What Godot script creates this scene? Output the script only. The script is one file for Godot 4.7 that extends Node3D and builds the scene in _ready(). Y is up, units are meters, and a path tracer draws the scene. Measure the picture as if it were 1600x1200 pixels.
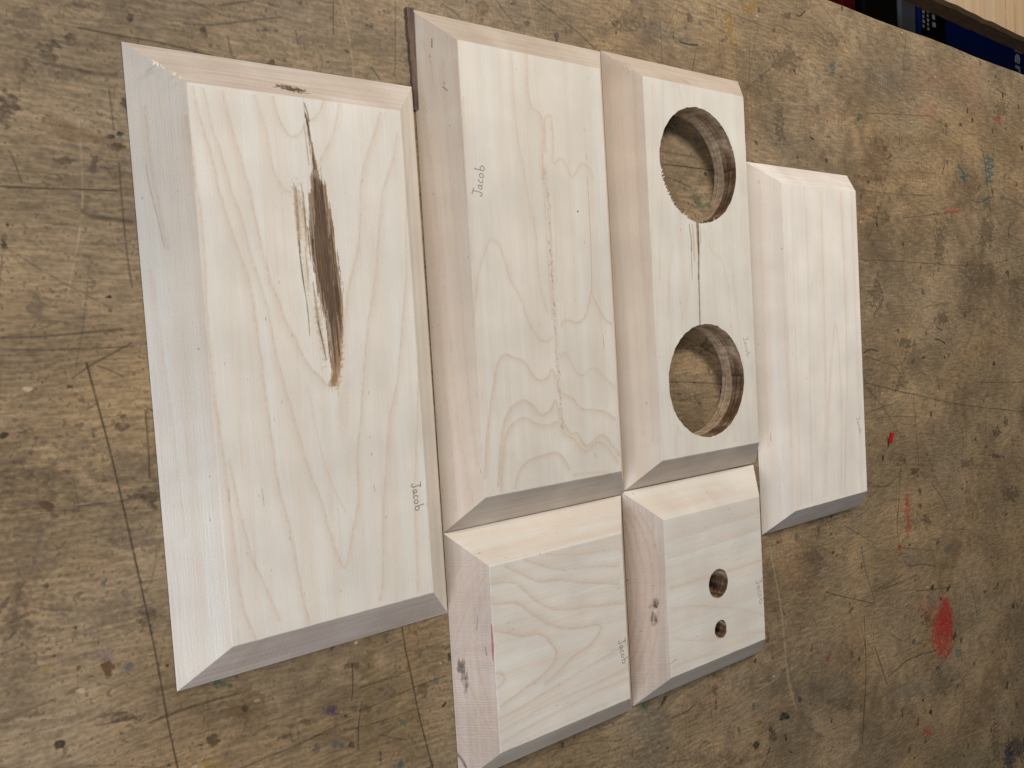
extends Node3D
# Six mitred maple panels of a small box, laid out on a scarred workbench.
# World: x = away from the photographer, z = towards the photograph's lower edge, y = up, metres. The bench top is y = 0.

# ---------------------------------------------------------------- camera (solved from the corners of the six panels)
const FOCAL := 1263.64            # photograph pixels (1600 x 1200)
const EYE := Vector3(-0.05383, 0.40014, 0.24633)
var cam_x := Vector3(0.805705, 0.592294, -0.005186)
var cam_down := Vector3(0.00448, 0.002662, 0.999986)
var cam_fwd := Vector3(0.5923, -0.805718, -0.000509)

const T := 0.019                  # panel thickness
var rng := RandomNumberGenerator.new()
var tile: PackedByteArray         # 512 x 512 cloudy noise, for ragged edges
var tile_fine: PackedByteArray

# panels: corner x, z, turn, width, length, foot of near mitre, foot of end mitres
var P := {
	1: [0.01974, 0.09221, -0.0850, 0.1499, 0.3007, 0.0215, 0.0204],
	2: [0.16719, 0.03627, -0.0815, 0.1448, 0.2972, 0.0182, 0.0198],
	3: [0.31178, 0.02350, -0.0808, 0.1432, 0.2962, 0.0186, 0.0195],
	4: [0.46400, 0.07210, -0.0795, 0.1413, 0.2939, 0.0179, 0.0184],
	5: [0.19140, 0.33273, -0.0795, 0.1417, 0.1489, 0.0178, 0.0194],
	6: [0.33328, 0.31939, -0.0765, 0.1430, 0.1493, 0.0193, 0.0198],
}

func _ready() -> void:
	rng.seed = 4711
	setup_view()
	var t0 := Time.get_ticks_msec()
	tile = noise_bytes(512, 512, 0.03, 4, 11, Vector2i(512, 512))
	tile_fine = noise_bytes(512, 512, 0.16, 2, 12, Vector2i(512, 512))
	build_bench()
	print("bench ", Time.get_ticks_msec() - t0)
	build_background()
	for k in 6:
		build_panel(k + 1)
		print("panel ", k + 1, " ", Time.get_ticks_msec() - t0)
	build_scrap()
	build_lamps()

# ---------------------------------------------------------------- view, light
func setup_view() -> void:
	var cam := Camera3D.new()
	cam.name = "camera"
	cam.fov = rad_to_deg(2.0 * atan(600.0 / FOCAL))
	cam.near = 0.02
	cam.far = 30.0
	cam.transform = Transform3D(Basis(cam_x, -cam_down, -cam_fwd).orthonormalized(), EYE)
	add_child(cam)
	cam.current = true
	var we := WorldEnvironment.new()
	we.name = "environment"
	var e := Environment.new()
	e.background_mode = Environment.BG_COLOR
	e.background_color = Color(0.25, 0.243, 0.232)   # the even bounce of the workshop's pale walls and ceiling
	e.background_energy_multiplier = 1.0
	e.tonemap_mode = Environment.TONE_MAPPER_LINEAR
	e.tonemap_exposure = 1.0
	e.sdfgi_enabled = true
	e.ssao_enabled = true
	e.ssil_enabled = true
	we.environment = e
	add_child(we)

func build_lamps() -> void:
	# ceiling fitting beyond the far end of the panels (the shadows in the bored holes point to it)
	lamp("ceiling_lamp", "flat white workshop lamp hanging above the bench", Vector3(0.64, 1.02, -0.80), Vector3(0.40, 0.0, 0.12), Vector2(0.50, 0.24), Color(1.0, 0.962, 0.915), 2.2)
	# daylight from a window behind the photographer, mirrored in the mitres that face it
	lamp("window_light", "bright daylight window behind the near side of the bench", Vector3(-0.66, 0.62, 0.66), Vector3(0.10, 0.0, 0.36), Vector2(0.5, 0.5), Color(0.98, 0.982, 1.0), 0.74)

func lamp(called: String, label: String, at: Vector3, aim: Vector3, size: Vector2, col: Color, energy: float) -> void:
	var root := Node3D.new()
	root.name = called
	root.set_meta("label", label)
	root.set_meta("category", "lamp" if called == "ceiling_lamp" else "window")
	add_child(root)
	root.look_at_from_position(at, aim, Vector3.UP)
	var house := BoxMesh.new()
	house.size = Vector3(size.x + 0.06, size.y + 0.06, 0.05)
	var hm := flat(Color(0.75, 0.75, 0.74), 0.5)
	var h := MeshInstance3D.new()
	h.name = "housing" if called == "ceiling_lamp" else "window_frame"
	h.mesh = house
	h.material_override = hm
	h.position.z = 0.06
	root.add_child(h)
	var pane := BoxMesh.new()
	pane.size = Vector3(size.x, size.y, 0.006)
	var pm := StandardMaterial3D.new()
	pm.albedo_color = Color(0.9, 0.9, 0.9)
	pm.emission_enabled = true
	pm.emission = col
	pm.emission_energy_multiplier = 0.5
	var p := MeshInstance3D.new()
	p.name = "glowing_diffuser" if called == "ceiling_lamp" else "glowing_window_pane"
	p.mesh = pane
	p.material_override = pm
	p.position.z = 0.03
	root.add_child(p)
	var l := AreaLight3D.new()
	l.name = "light"
	l.area_size = size
	l.area_normalize_energy = true
	l.light_color = col
	l.light_energy = energy
	l.shadow_enabled = true
	l.area_range = 12.0
	l.area_attenuation = 2.0
	l.position.z = 0.02
	root.add_child(l)

# ---------------------------------------------------------------- pixels to places
func sight(px: Vector2) -> Vector3:
	return cam_x * ((px.x - 800.0) / FOCAL) + cam_down * ((px.y - 600.0) / FOCAL) + cam_fwd

func at_height(px: Vector2, h: float) -> Vector3:
	var d := sight(px)
	return EYE + d * ((h - EYE.y) / d.y)

func panel_uv(k: int, px: Vector2) -> Vector2:   # metres from the panel's corner, on whichever face the pixel meets
	var b: Array = P[k]
	var ca := cos(b[2])
	var sa := sin(b[2])
	var d3 := sight(px)
	var o := Vector3(EYE.x - b[0], EYE.y, EYE.z - b[1])
	var ro := Vector3(o.x * ca + o.z * sa, o.y, -o.x * sa + o.z * ca)
	var rd := Vector3(d3.x * ca + d3.z * sa, d3.y, -d3.x * sa + d3.z * ca)
	var s := (T - ro.y) / rd.y
	var q := ro + rd * s
	var w: float = b[3]
	var l: float = b[4]
	var iu: float = b[5]
	var iv: float = b[6]
	if q.x >= iu - 0.0005 and q.x <= w - T + 0.0005 and q.z >= iv - 0.0005 and q.z <= l - iv + 0.0005:
		return Vector2(q.x, q.z)
	# mitres: h = k * distance from the foot
	var best := Vector2(q.x, q.z)
	for side in 4:
		var n: Vector3
		var c: float
		if side == 0: n = Vector3(-T / iu, 1, 0); c = 0.0
		elif side == 1: n = Vector3(1, 1, 0); c = w
		elif side == 2: n = Vector3(0, 1, -T / iv); c = 0.0
		else: n = Vector3(0, 1, T / iv); c = l * T / iv
		var den := n.dot(rd)
		if absf(den) < 1e-6: continue
		var r := ro + rd * ((c - n.dot(ro)) / den)
		if r.y < -0.001 or r.y > T + 0.001: continue
		var au := r.y / T * iu
		var av := r.y / T * iv
		var ok := false
		if side == 0: ok = r.z >= av - 0.001 and r.z <= l - av + 0.001
		elif side == 1: ok = r.z >= av - 0.001 and r.z <= l - av + 0.001 and rd.x > 0.0 and rd.y + rd.x < 0.0
		elif side == 2: ok = r.x >= au - 0.001 and r.x <= w - r.y + 0.001
		else: ok = r.x >= au - 0.001 and r.x <= w - r.y + 0.001
		if ok: return Vector2(r.x, r.z)
	return best

# ---------------------------------------------------------------- noise and paint
func noise_bytes(w: int, h: int, freq: float, oct: int, sd: int, out: Vector2i, kind := FastNoiseLite.TYPE_SIMPLEX_SMOOTH) -> PackedByteArray:
	var n := FastNoiseLite.new()
	n.noise_type = kind
	n.seed = sd
	n.frequency = freq
	n.fractal_octaves = oct
	var im := n.get_image(w, h)
	if im.get_format() != Image.FORMAT_L8: im.convert(Image.FORMAT_L8)
	if Vector2i(w, h) != out: im.resize(out.x, out.y, Image.INTERPOLATE_CUBIC)
	return im.get_data()

class Canvas:
	var w: int
	var h: int
	var c: PackedFloat32Array
	var mask: PackedFloat32Array
	var tile: PackedByteArray
	var fine: PackedByteArray
	func _init(ww: int, hh: int, t: PackedByteArray, f: PackedByteArray) -> void:
		w = ww
		h = hh
		tile = t
		fine = f
		c = PackedFloat32Array()
		c.resize(ww * hh * 3)
		mask = PackedFloat32Array()
		mask.resize(ww * hh)
	# one soft line through the points; lean < 0 or > 0 lets it fade out slowly to one side, as a growth ring does
	func line(pts: PackedVector2Array, half: float, col: Color, alpha: float, lean := 0.0, breaks := 0.5, taper := 0.0) -> void:
		var hit := PackedInt32Array()
		var m := mask
		var n := pts.size()
		for i in n - 1:
			var a := pts[i]
			var b := pts[i + 1]
			var seg := b - a
			var len2 := maxf(seg.length_squared(), 1e-6)
			var inv := 1.0 / sqrt(len2)
			var f := float(i) / float(maxi(1, n - 1))
			var hw := half * (1.0 - taper * absf(2.0 * f - 1.0))
			var wr := hw * (1.0 + 3.0 * maxf(lean, 0.0)) + 0.6
			var wl := hw * (1.0 + 3.0 * maxf(-lean, 0.0)) + 0.6
			var reach := maxf(wr, wl)
			var x0 := maxi(0, int(minf(a.x, b.x) - reach))
			var x1 := mini(w - 1, int(maxf(a.x, b.x) + reach) + 1)
			var y0 := maxi(0, int(minf(a.y, b.y) - reach))
			var y1 := mini(h - 1, int(maxf(a.y, b.y) + reach) + 1)
			for y in range(y0, y1 + 1):
				for x in range(x0, x1 + 1):
					var px := float(x) - a.x
					var py := float(y) - a.y
					var t := (px * seg.x + py * seg.y) / len2
					if t < -0.01 or t > 1.01:
						if (t < 0.0 and i > 0) or (t > 1.0 and i < n - 2):
							t = clampf(t, 0.0, 1.0)
							var ex := px - seg.x * t
							var ey := py - seg.y * t
							if ex * ex + ey * ey > 1.5: continue
						else: continue
					var s := (seg.x * py - seg.y * px) * inv
					var v := 1.0 - (s / wr if s > 0.0 else -s / wl)
					if v <= 0.0: continue
					var idx := y * w + x
					if m[idx] == 0.0: hit.append(idx)
					if v > m[idx]: m[idx] = v
		blend(hit, col, alpha, breaks)
	func blend(hit: PackedInt32Array, col: Color, alpha: float, breaks: float) -> void:
		var m := mask
		var cc := c
		for idx in hit:
			var x := idx % w
			var y := idx / w
			var v := m[idx]
			m[idx] = 0.0
			v = v * v * (3.0 - 2.0 * v) * alpha
			v *= 1.0 - breaks * tile[((y * 2 & 511) << 9) | (x * 2 & 511)] / 255.0 * 1.3
			if v <= 0.0: continue
			var k := idx * 3
			cc[k] += (col.r - cc[k]) * v
			cc[k + 1] += (col.g - cc[k + 1]) * v
			cc[k + 2] += (col.b - cc[k + 2]) * v
	# a ragged patch; ax, ay are its half axes
	func blot(o: Vector2, ax: Vector2, ay: Vector2, col: Color, alpha: float, rag := 0.9, grainy := 0.5, soft := 0.2) -> void:
		var det := ax.x * ay.y - ax.y * ay.x
		if absf(det) < 1e-6: return
		var ex := (absf(ax.x) + absf(ay.x)) * (1.0 + rag * 0.5)
		var ey := (absf(ax.y) + absf(ay.y)) * (1.0 + rag * 0.5)
		var cc := c
		var sh := int(o.x * 7.0 + o.y * 13.0)
		for y in range(maxi(0, int(o.y - ey)), mini(h - 1, int(o.y + ey) + 1) + 1):
			for x in range(maxi(0, int(o.x - ex)), mini(w - 1, int(o.x + ex) + 1) + 1):
				var px := float(x) - o.x
				var py := float(y) - o.y
				var u := (px * ay.y - py * ay.x) / det
				var v := (py * ax.x - px * ax.y) / det
				var d := u * u + v * v
				if d > 4.0: continue
				var n1 := tile[((y * 3 + sh & 511) << 9) | (x * 2 + sh & 511)] / 255.0
				var n2 := fine[((y + sh & 511) << 9) | (x & 511)] / 255.0
				d = sqrt(d) + (n1 - 0.5) * 2.0 * rag + (n2 - 0.5) * 0.5 * rag
				if d >= 1.0: continue
				var al := minf(1.0, (1.0 - d) / soft) * alpha
				al *= clampf(1.0 - grainy * (1.6 * n2), 0.0, 1.0)
				var k := (y * w + x) * 3
				cc[k] += (col.r - cc[k]) * al
				cc[k + 1] += (col.g - cc[k + 1]) * al
				cc[k + 2] += (col.b - cc[k + 2]) * al
	func image() -> Image:
		var n := w * h * 3
		var out := PackedByteArray()
		out.resize(n)
		var cc := c
		for i in n:
			out[i] = clampi(int(cc[i] * 255.0 + 0.5), 0, 255)
		return Image.create_from_data(w, h, false, Image.FORMAT_RGB8, out)

func smooth_path(p: PackedVector2Array, step: float) -> PackedVector2Array:
	var out := PackedVector2Array()
	for i in p.size() - 1:
		var a := p[maxi(0, i - 1)]
		var b := p[i]
		var c := p[i + 1]
		var d := p[mini(p.size() - 1, i + 2)]
		var n := maxi(1, int(b.distance_to(c) / step))
		for j in n: out.append(b.cubic_interpolate(c, a, d, float(j) / n))
	out.append(p[p.size() - 1])
	return out

func px_list(a: Array) -> PackedVector2Array:      # [x, y, x, y, ...] photograph pixels
	var out := PackedVector2Array()
	for i in range(0, a.size(), 2): out.append(Vector2(a[i], a[i + 1]))
	return out

func flat(col: Color, rough: float) -> StandardMaterial3D:
	var m := StandardMaterial3D.new()
	m.albedo_color = col
	m.roughness = rough
	return m

# ---------------------------------------------------------------- meshes
func tri(st: SurfaceTool, a: Vector3, b: Vector3, c: Vector3, out_dir: Vector3, ua := Vector2.ZERO, ub := Vector2.ZERO, uc := Vector2.ZERO) -> void:
	var n := (b - a).cross(c - a)
	if n.length_squared() < 1e-20: return
	n = n.normalized()
	var flip := n.dot(out_dir) > 0.0      # Godot's front faces run clockwise
	if not flip: n = -n
	st.set_normal(n); st.set_uv(ua); st.add_vertex(a)
	if flip:
		st.set_normal(n); st.set_uv(uc); st.add_vertex(c)
		st.set_normal(n); st.set_uv(ub); st.add_vertex(b)
	else:
		st.set_normal(n); st.set_uv(ub); st.add_vertex(b)
		st.set_normal(n); st.set_uv(uc); st.add_vertex(c)

func begin() -> SurfaceTool:
	var st := SurfaceTool.new()
	st.begin(Mesh.PRIMITIVE_TRIANGLES)
	return st

func part(st: SurfaceTool, called: String, m: Material, parent: Node) -> MeshInstance3D:
	var o := MeshInstance3D.new()
	o.name = called
	o.mesh = st.commit()
	o.material_override = m
	parent.add_child(o, true)
	return o

func block(st: SurfaceTool, lo: Vector3, hi: Vector3, bev := 0.0) -> void:   # a box with chamfered edges
	var c := (lo + hi) * 0.5
	var e := (hi - lo) * 0.5
	for ax in 3:
		for s: float in [-1.0, 1.0]:
			var i := (ax + 1) % 3
			var j := (ax + 2) % 3
			var q: Array[Vector3] = []
			for k: Vector2 in [Vector2(-1, -1), Vector2(1, -1), Vector2(1, 1), Vector2(-1, 1)]:
				var v := Vector3.ZERO
				v[ax] = s * e[ax]
				v[i] = k.x * (e[i] - bev)
				v[j] = k.y * (e[j] - bev)
				q.append(c + v)
			var o := Vector3.ZERO
			o[ax] = s
			tri(st, q[0], q[1], q[2], o)
			tri(st, q[0], q[2], q[3], o)
	if bev <= 0.0: return
	for ax in 3:
		var i := (ax + 1) % 3
		var j := (ax + 2) % 3
		for si: float in [-1.0, 1.0]:
			for sj: float in [-1.0, 1.0]:
				var o := Vector3.ZERO
				o[i] = si
				o[j] = sj
				var q: Array[Vector3] = []
				for k: Vector2 in [Vector2(-1, 0), Vector2(1, 0), Vector2(1, 1), Vector2(-1, 1)]:
					var v := Vector3.ZERO
					v[ax] = k.x * (e[ax] - bev)
					v[i] = si * (e[i] - (bev if k.y > 0.5 else 0.0))
					v[j] = sj * (e[j] - (0.0 if k.y > 0.5 else bev))
					q.append(c + v)
				tri(st, q[0], q[1], q[2], o)
				tri(st, q[0], q[2], q[3], o)
	for sx: float in [-1.0, 1.0]:
		for sy: float in [-1.0, 1.0]:
			for sz: float in [-1.0, 1.0]:
				var s := Vector3(sx, sy, sz)
				tri(st, c + s * (e - Vector3(0, bev, bev)), c + s * (e - Vector3(bev, 0, bev)), c + s * (e - Vector3(bev, bev, 0)), s)

# ---------------------------------------------------------------- the workbench
const BX0 := -0.075
const BZ0 := -0.165
const BW := 2048
const BH := 1740
const BS := 1930.0                # texture pixels per metre

func bench_tex(px: Vector2) -> Vector2:
	var q := at_height(px, 0.0)
	return Vector2((q.x - BX0) * BS, (q.z - BZ0) * BS)

func bench_edge(x: float) -> float:      # z of the bench's far edge
	return -0.0872 + (x - 0.5814) * -0.0665

var INK := {
	"black": Color(0.07, 0.06, 0.06), "dark": Color(0.17, 0.14, 0.11), "grey": Color(0.31, 0.27, 0.235), "brown": Color(0.33, 0.235, 0.15), "olive": Color(0.37, 0.32, 0.18),
	"pale": Color(0.72, 0.66, 0.54), "red": Color(0.66, 0.07, 0.07), "pink": Color(0.64, 0.42, 0.35), "teal": Color(0.08, 0.25, 0.28), "navy": Color(0.08, 0.10, 0.16),
	"purple": Color(0.24, 0.17, 0.33), "ochre": Color(0.50, 0.37, 0.10), "orange": Color(0.56, 0.40, 0.27), "green": Color(0.14, 0.27, 0.21), "slate": Color(0.26, 0.30, 0.31),
}

# ink, half width in millimetres, strength, then photograph pixels
var BENCH_LINES := [
	["dark", 0.38, 0.9, 134, 566, 150, 625, 175, 720, 205, 850, 240, 1010, 262, 1130, 277, 1200],
	["dark", 0.4, 0.6, 112, 590, 137, 572, 205, 535], ["dark", 0.35, 0.5, 150, 570, 170, 577, 192, 588],
	["dark", 0.3, 0.7, 226, 640, 231, 700, 233, 748], ["dark", 0.35, 0.75, 0, 290, 60, 293, 182, 297], ["dark", 0.3, 0.5, 118, 294, 183, 297],
	["dark", 0.5, 0.55, 0, 527, 60, 525, 110, 521, 190, 513], ["dark", 0.4, 0.4, 0, 545, 110, 545, 210, 540],
	["black", 0.35, 0.8, 627, 975, 633, 1015, 641, 1050, 656, 1125, 676, 1200], ["black", 0.25, 0.7, 549, 1035, 551, 1060, 549, 1095],
	["dark", 0.4, 0.7, 565, 1095, 560, 1130, 559, 1172], ["dark", 0.35, 0.6, 375, 1200, 395, 1192, 474, 1159, 514, 1139, 553, 1122],
	["dark", 0.3, 0.6, 560, 1110, 600, 1095, 650, 1072, 698, 1055], ["dark", 0.3, 0.6, 560, 1075, 620, 1055, 640, 1047], ["dark", 0.3, 0.5, 591, 1147, 612, 1152, 636, 1156],
	["black", 0.7, 0.95, 1061, 64, 1068, 67, 1077, 69, 1090, 70], ["black", 0.9, 0.9, 1051, 55, 1053, 60], ["black", 0.7, 0.9, 1244, 22, 1248, 25, 1252, 23, 1258, 16],
	["black", 0.9, 0.95, 1265, 213, 1272, 218], ["black", 0.6, 0.8, 1292, 212, 1298, 214], ["purple", 0.7, 0.5, 1031, 25, 1032, 50, 1033, 67, 1034, 99],
	["dark", 0.5, 0.6, 1087, 76, 1084, 96, 1082, 108], ["grey", 1.0, 0.7, 968, 31, 972, 41, 976, 47, 994, 47], ["dark", 0.4, 0.45, 1016, 83, 1030, 99],
	["dark", 0.4, 0.5, 1095, 2, 1135, 17, 1192, 40, 1215, 52], ["dark", 0.3, 0.4, 1168, 32, 1190, 40], ["dark", 0.35, 0.5, 1170, 60, 1172, 140, 1175, 190],
	["red", 1.9, 0.85, 1476, 936, 1482, 955, 1486, 980, 1485, 1008, 1477, 1030], ["red", 1.4, 0.7, 1462, 975, 1468, 1000, 1472, 1026], ["teal", 0.7, 0.9, 1496, 255, 1504, 268, 1508, 284], ["teal", 0.6, 0.9, 1543, 240, 1546, 275, 1552, 310],
	["teal", 0.8, 0.95, 1533, 226, 1537, 245, 1540, 262, 1543, 290, 1548, 333], ["teal", 0.8, 0.9, 1536, 246, 1552, 250, 1539, 255, 1553, 260, 1540, 266, 1551, 272, 1541, 280, 1552, 284],
	["teal", 0.8, 0.9, 1496, 260, 1510, 275, 1499, 276, 1512, 283], ["navy", 0.5, 0.6, 1494, 233, 1498, 262], ["navy", 0.5, 0.7, 1517, 312, 1530, 316, 1540, 312, 1552, 306],
	["black", 0.8, 0.9, 1476, 256, 1472, 272], ["black", 0.7, 0.9, 1557, 137, 1563, 143, 1572, 148], ["black", 1.0, 0.8, 1575, 356, 1576, 370],
	["dark", 0.4, 0.6, 1343, 405, 1420, 409, 1500, 415], ["dark", 0.4, 0.6, 1410, 340, 1440, 337, 1495, 330], ["dark", 0.4, 0.5, 1517, 384, 1575, 368], ["dark", 0.35, 0.5, 1345, 297, 1400, 303, 1470, 306],
	["dark", 0.4, 0.5, 1500, 415, 1550, 412, 1600, 398], ["dark", 0.5, 0.5, 1350, 176, 1400, 178, 1450, 181],
	["black", 0.8, 0.8, 1349, 551, 1355, 547, 1361, 545, 1372, 549], ["black", 0.8, 0.85, 1460, 530, 1469, 531, 1477, 537], ["black", 0.7, 0.8, 1463, 511, 1473, 516],
	["dark", 0.45, 0.7, 1352, 556, 1380, 566, 1400, 574, 1413, 597], ["dark", 0.45, 0.7, 1352, 598, 1427, 616, 1502, 632, 1580, 641, 1600, 643], ["dark", 0.4, 0.7, 1352, 601, 1382, 640, 1409, 683],
	["dark", 0.5, 0.7, 1352, 646, 1375, 637, 1396, 631], ["dark", 0.45, 0.75, 1427, 618, 1431, 670, 1436, 732], ["dark", 0.6, 0.7, 1410, 714, 1406, 745, 1404, 785, 1402, 820], ["dark", 0.4, 0.6, 1405, 714, 1404, 742],
	["dark", 0.45, 0.6, 1353, 751, 1380, 760, 1404, 743], ["dark", 0.4, 0.6, 1396, 520, 1405, 560, 1414, 592], ["dark", 0.5, 0.6, 1521, 514, 1512, 533, 1508, 550], ["dark", 0.4, 0.5, 1440, 480, 1487, 472],
	["dark", 0.5, 0.6, 1530, 597, 1600, 597], ["dark", 0.45, 0.5, 1533, 620, 1556, 615], ["dark", 0.5, 0.6, 1516, 728, 1522, 750], ["dark", 0.6, 0.6, 1457, 758, 1470, 775, 1480, 795],
	["slate", 1.5, 0.65, 1345, 850, 1348, 870, 1352, 890, 1367, 940], ["dark", 0.5, 0.75, 1290, 925, 1330, 935, 1367, 943], ["black", 0.45, 0.85, 1350, 960, 1352, 1010, 1353, 1053, 1350, 1110, 1347, 1163],
	["dark", 0.5, 0.7, 1402, 800, 1402, 830, 1407, 860, 1418, 883, 1440, 881, 1463, 885], ["dark", 0.7, 0.7, 1430, 923, 1455, 921, 1485, 918], ["dark", 0.7, 0.6, 1373, 918, 1390, 910, 1410, 898], ["dark", 0.6, 0.6, 1377, 920, 1400, 912, 1433, 898],
	["dark", 0.8, 0.7, 1367, 1012, 1376, 1038, 1386, 1070], ["dark", 0.7, 0.8, 1518, 915, 1522, 937, 1527, 962], ["dark", 0.9, 0.7, 1387, 1057, 1402, 1045, 1417, 1032, 1440, 1022, 1462, 1016],
	["dark", 0.6, 0.6, 1345, 975, 1350, 1000, 1353, 1020], ["dark", 0.5, 0.5, 1318, 820, 1360, 845, 1372, 850], ["dark", 0.45, 0.5, 1405, 855, 1460, 860], ["dark", 0.5, 0.6, 1386, 988, 1410, 1002],
	["slate", 1.0, 0.7, 1565, 945, 1566, 925, 1571, 909, 1580, 907, 1586, 920, 1584, 940, 1577, 958, 1570, 962, 1564, 950, 1563, 935], ["slate", 1.2, 0.5, 1578, 965, 1586, 985, 1592, 1020],
	["pale", 1.2, 0.5, 1202, 850, 1209, 890, 1220, 950, 1226, 1010, 1231, 1060, 1244, 1108], ["pale", 0.7, 0.4, 1180, 1080, 1213, 1060, 1226, 1040], ["slate", 2.4, 0.6, 1236, 1052, 1240, 1073, 1250, 1095], ["slate", 1.2, 0.5, 1228, 1020, 1236, 1055],
	["slate", 1.0, 0.5, 1250, 1110, 1262, 1135, 1288, 1152], ["dark", 1.2, 0.5, 1050, 1122, 1075, 1110, 1085, 1101],
	["black", 1.1, 0.95, 1203, 1167, 1199, 1178], ["dark", 0.5, 0.8, 1199, 1180, 1194, 1192, 1190, 1200],
	["brown", 4.5, 0.32, 67, 183, 95, 196, 133, 213, 193, 230], ["dark", 1.6, 0.5, 125, 328, 140, 337, 167, 340, 207, 347], ["dark", 0.45, 0.7, 120, 42, 187, 55, 250, 66, 330, 86],
	["dark", 1.3, 0.5, 77, 100, 127, 110, 183, 117], ["dark", 0.35, 0.6, 169, 138, 173, 170, 177, 203], ["dark", 0.35, 0.6, 185, 253, 190, 320, 198, 400, 206, 450], ["dark", 0.3, 0.5, 12, 232, 24, 258, 33, 285],
	["dark", 0.35, 0.7, 520, 0, 520, 30, 520, 54], ["dark", 0.3, 0.5, 617, 0, 617, 60, 616, 118], ["green", 0.7, 0.8, 578, 103, 584, 111, 593, 124], ["dark", 0.5, 0.5, 355, 54, 358, 72, 362, 88], ["dark", 0.4, 0.5, 461, 45, 465, 68],
	["dark", 0.5, 0.55, 775, 0, 790, 20, 810, 45], ["dark", 0.5, 0.65, 838, 0, 870, 24, 900, 48, 930, 76], ["dark", 0.4, 0.5, 690, 5, 705, 15, 718, 25], ["dark", 0.4, 0.5, 890, 30, 893, 55],
	["brown", 0.6, 0.5, 0, 1128, 40, 1110, 83, 1093], ["dark", 0.7, 0.5, 230, 1130, 300, 1103, 393, 1077], ["dark", 0.5, 0.5, 150, 1133, 190, 1125, 220, 1118],
	["dark", 0.45, 0.6, 1031, 236, 1055, 240, 1086, 245], ["black", 0.45, 0.75, 1030, 256, 1070, 260, 1115, 266], ["dark", 0.35, 0.5, 1040, 275, 1080, 292], ["dark", 0.4, 0.6, 1045, 596, 1090, 597, 1130, 600], ["dark", 0.4, 0.6, 1092, 655, 1106, 668],
	["dark", 0.35, 0.55, 1065, 525, 1090, 538, 1120, 555], ["dark", 0.5, 0.6, 340, 8, 372, 3, 395, 0], ["dark", 0.5, 0.5, 285, 36, 330, 38, 400, 30, 440, 26],
]
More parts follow.
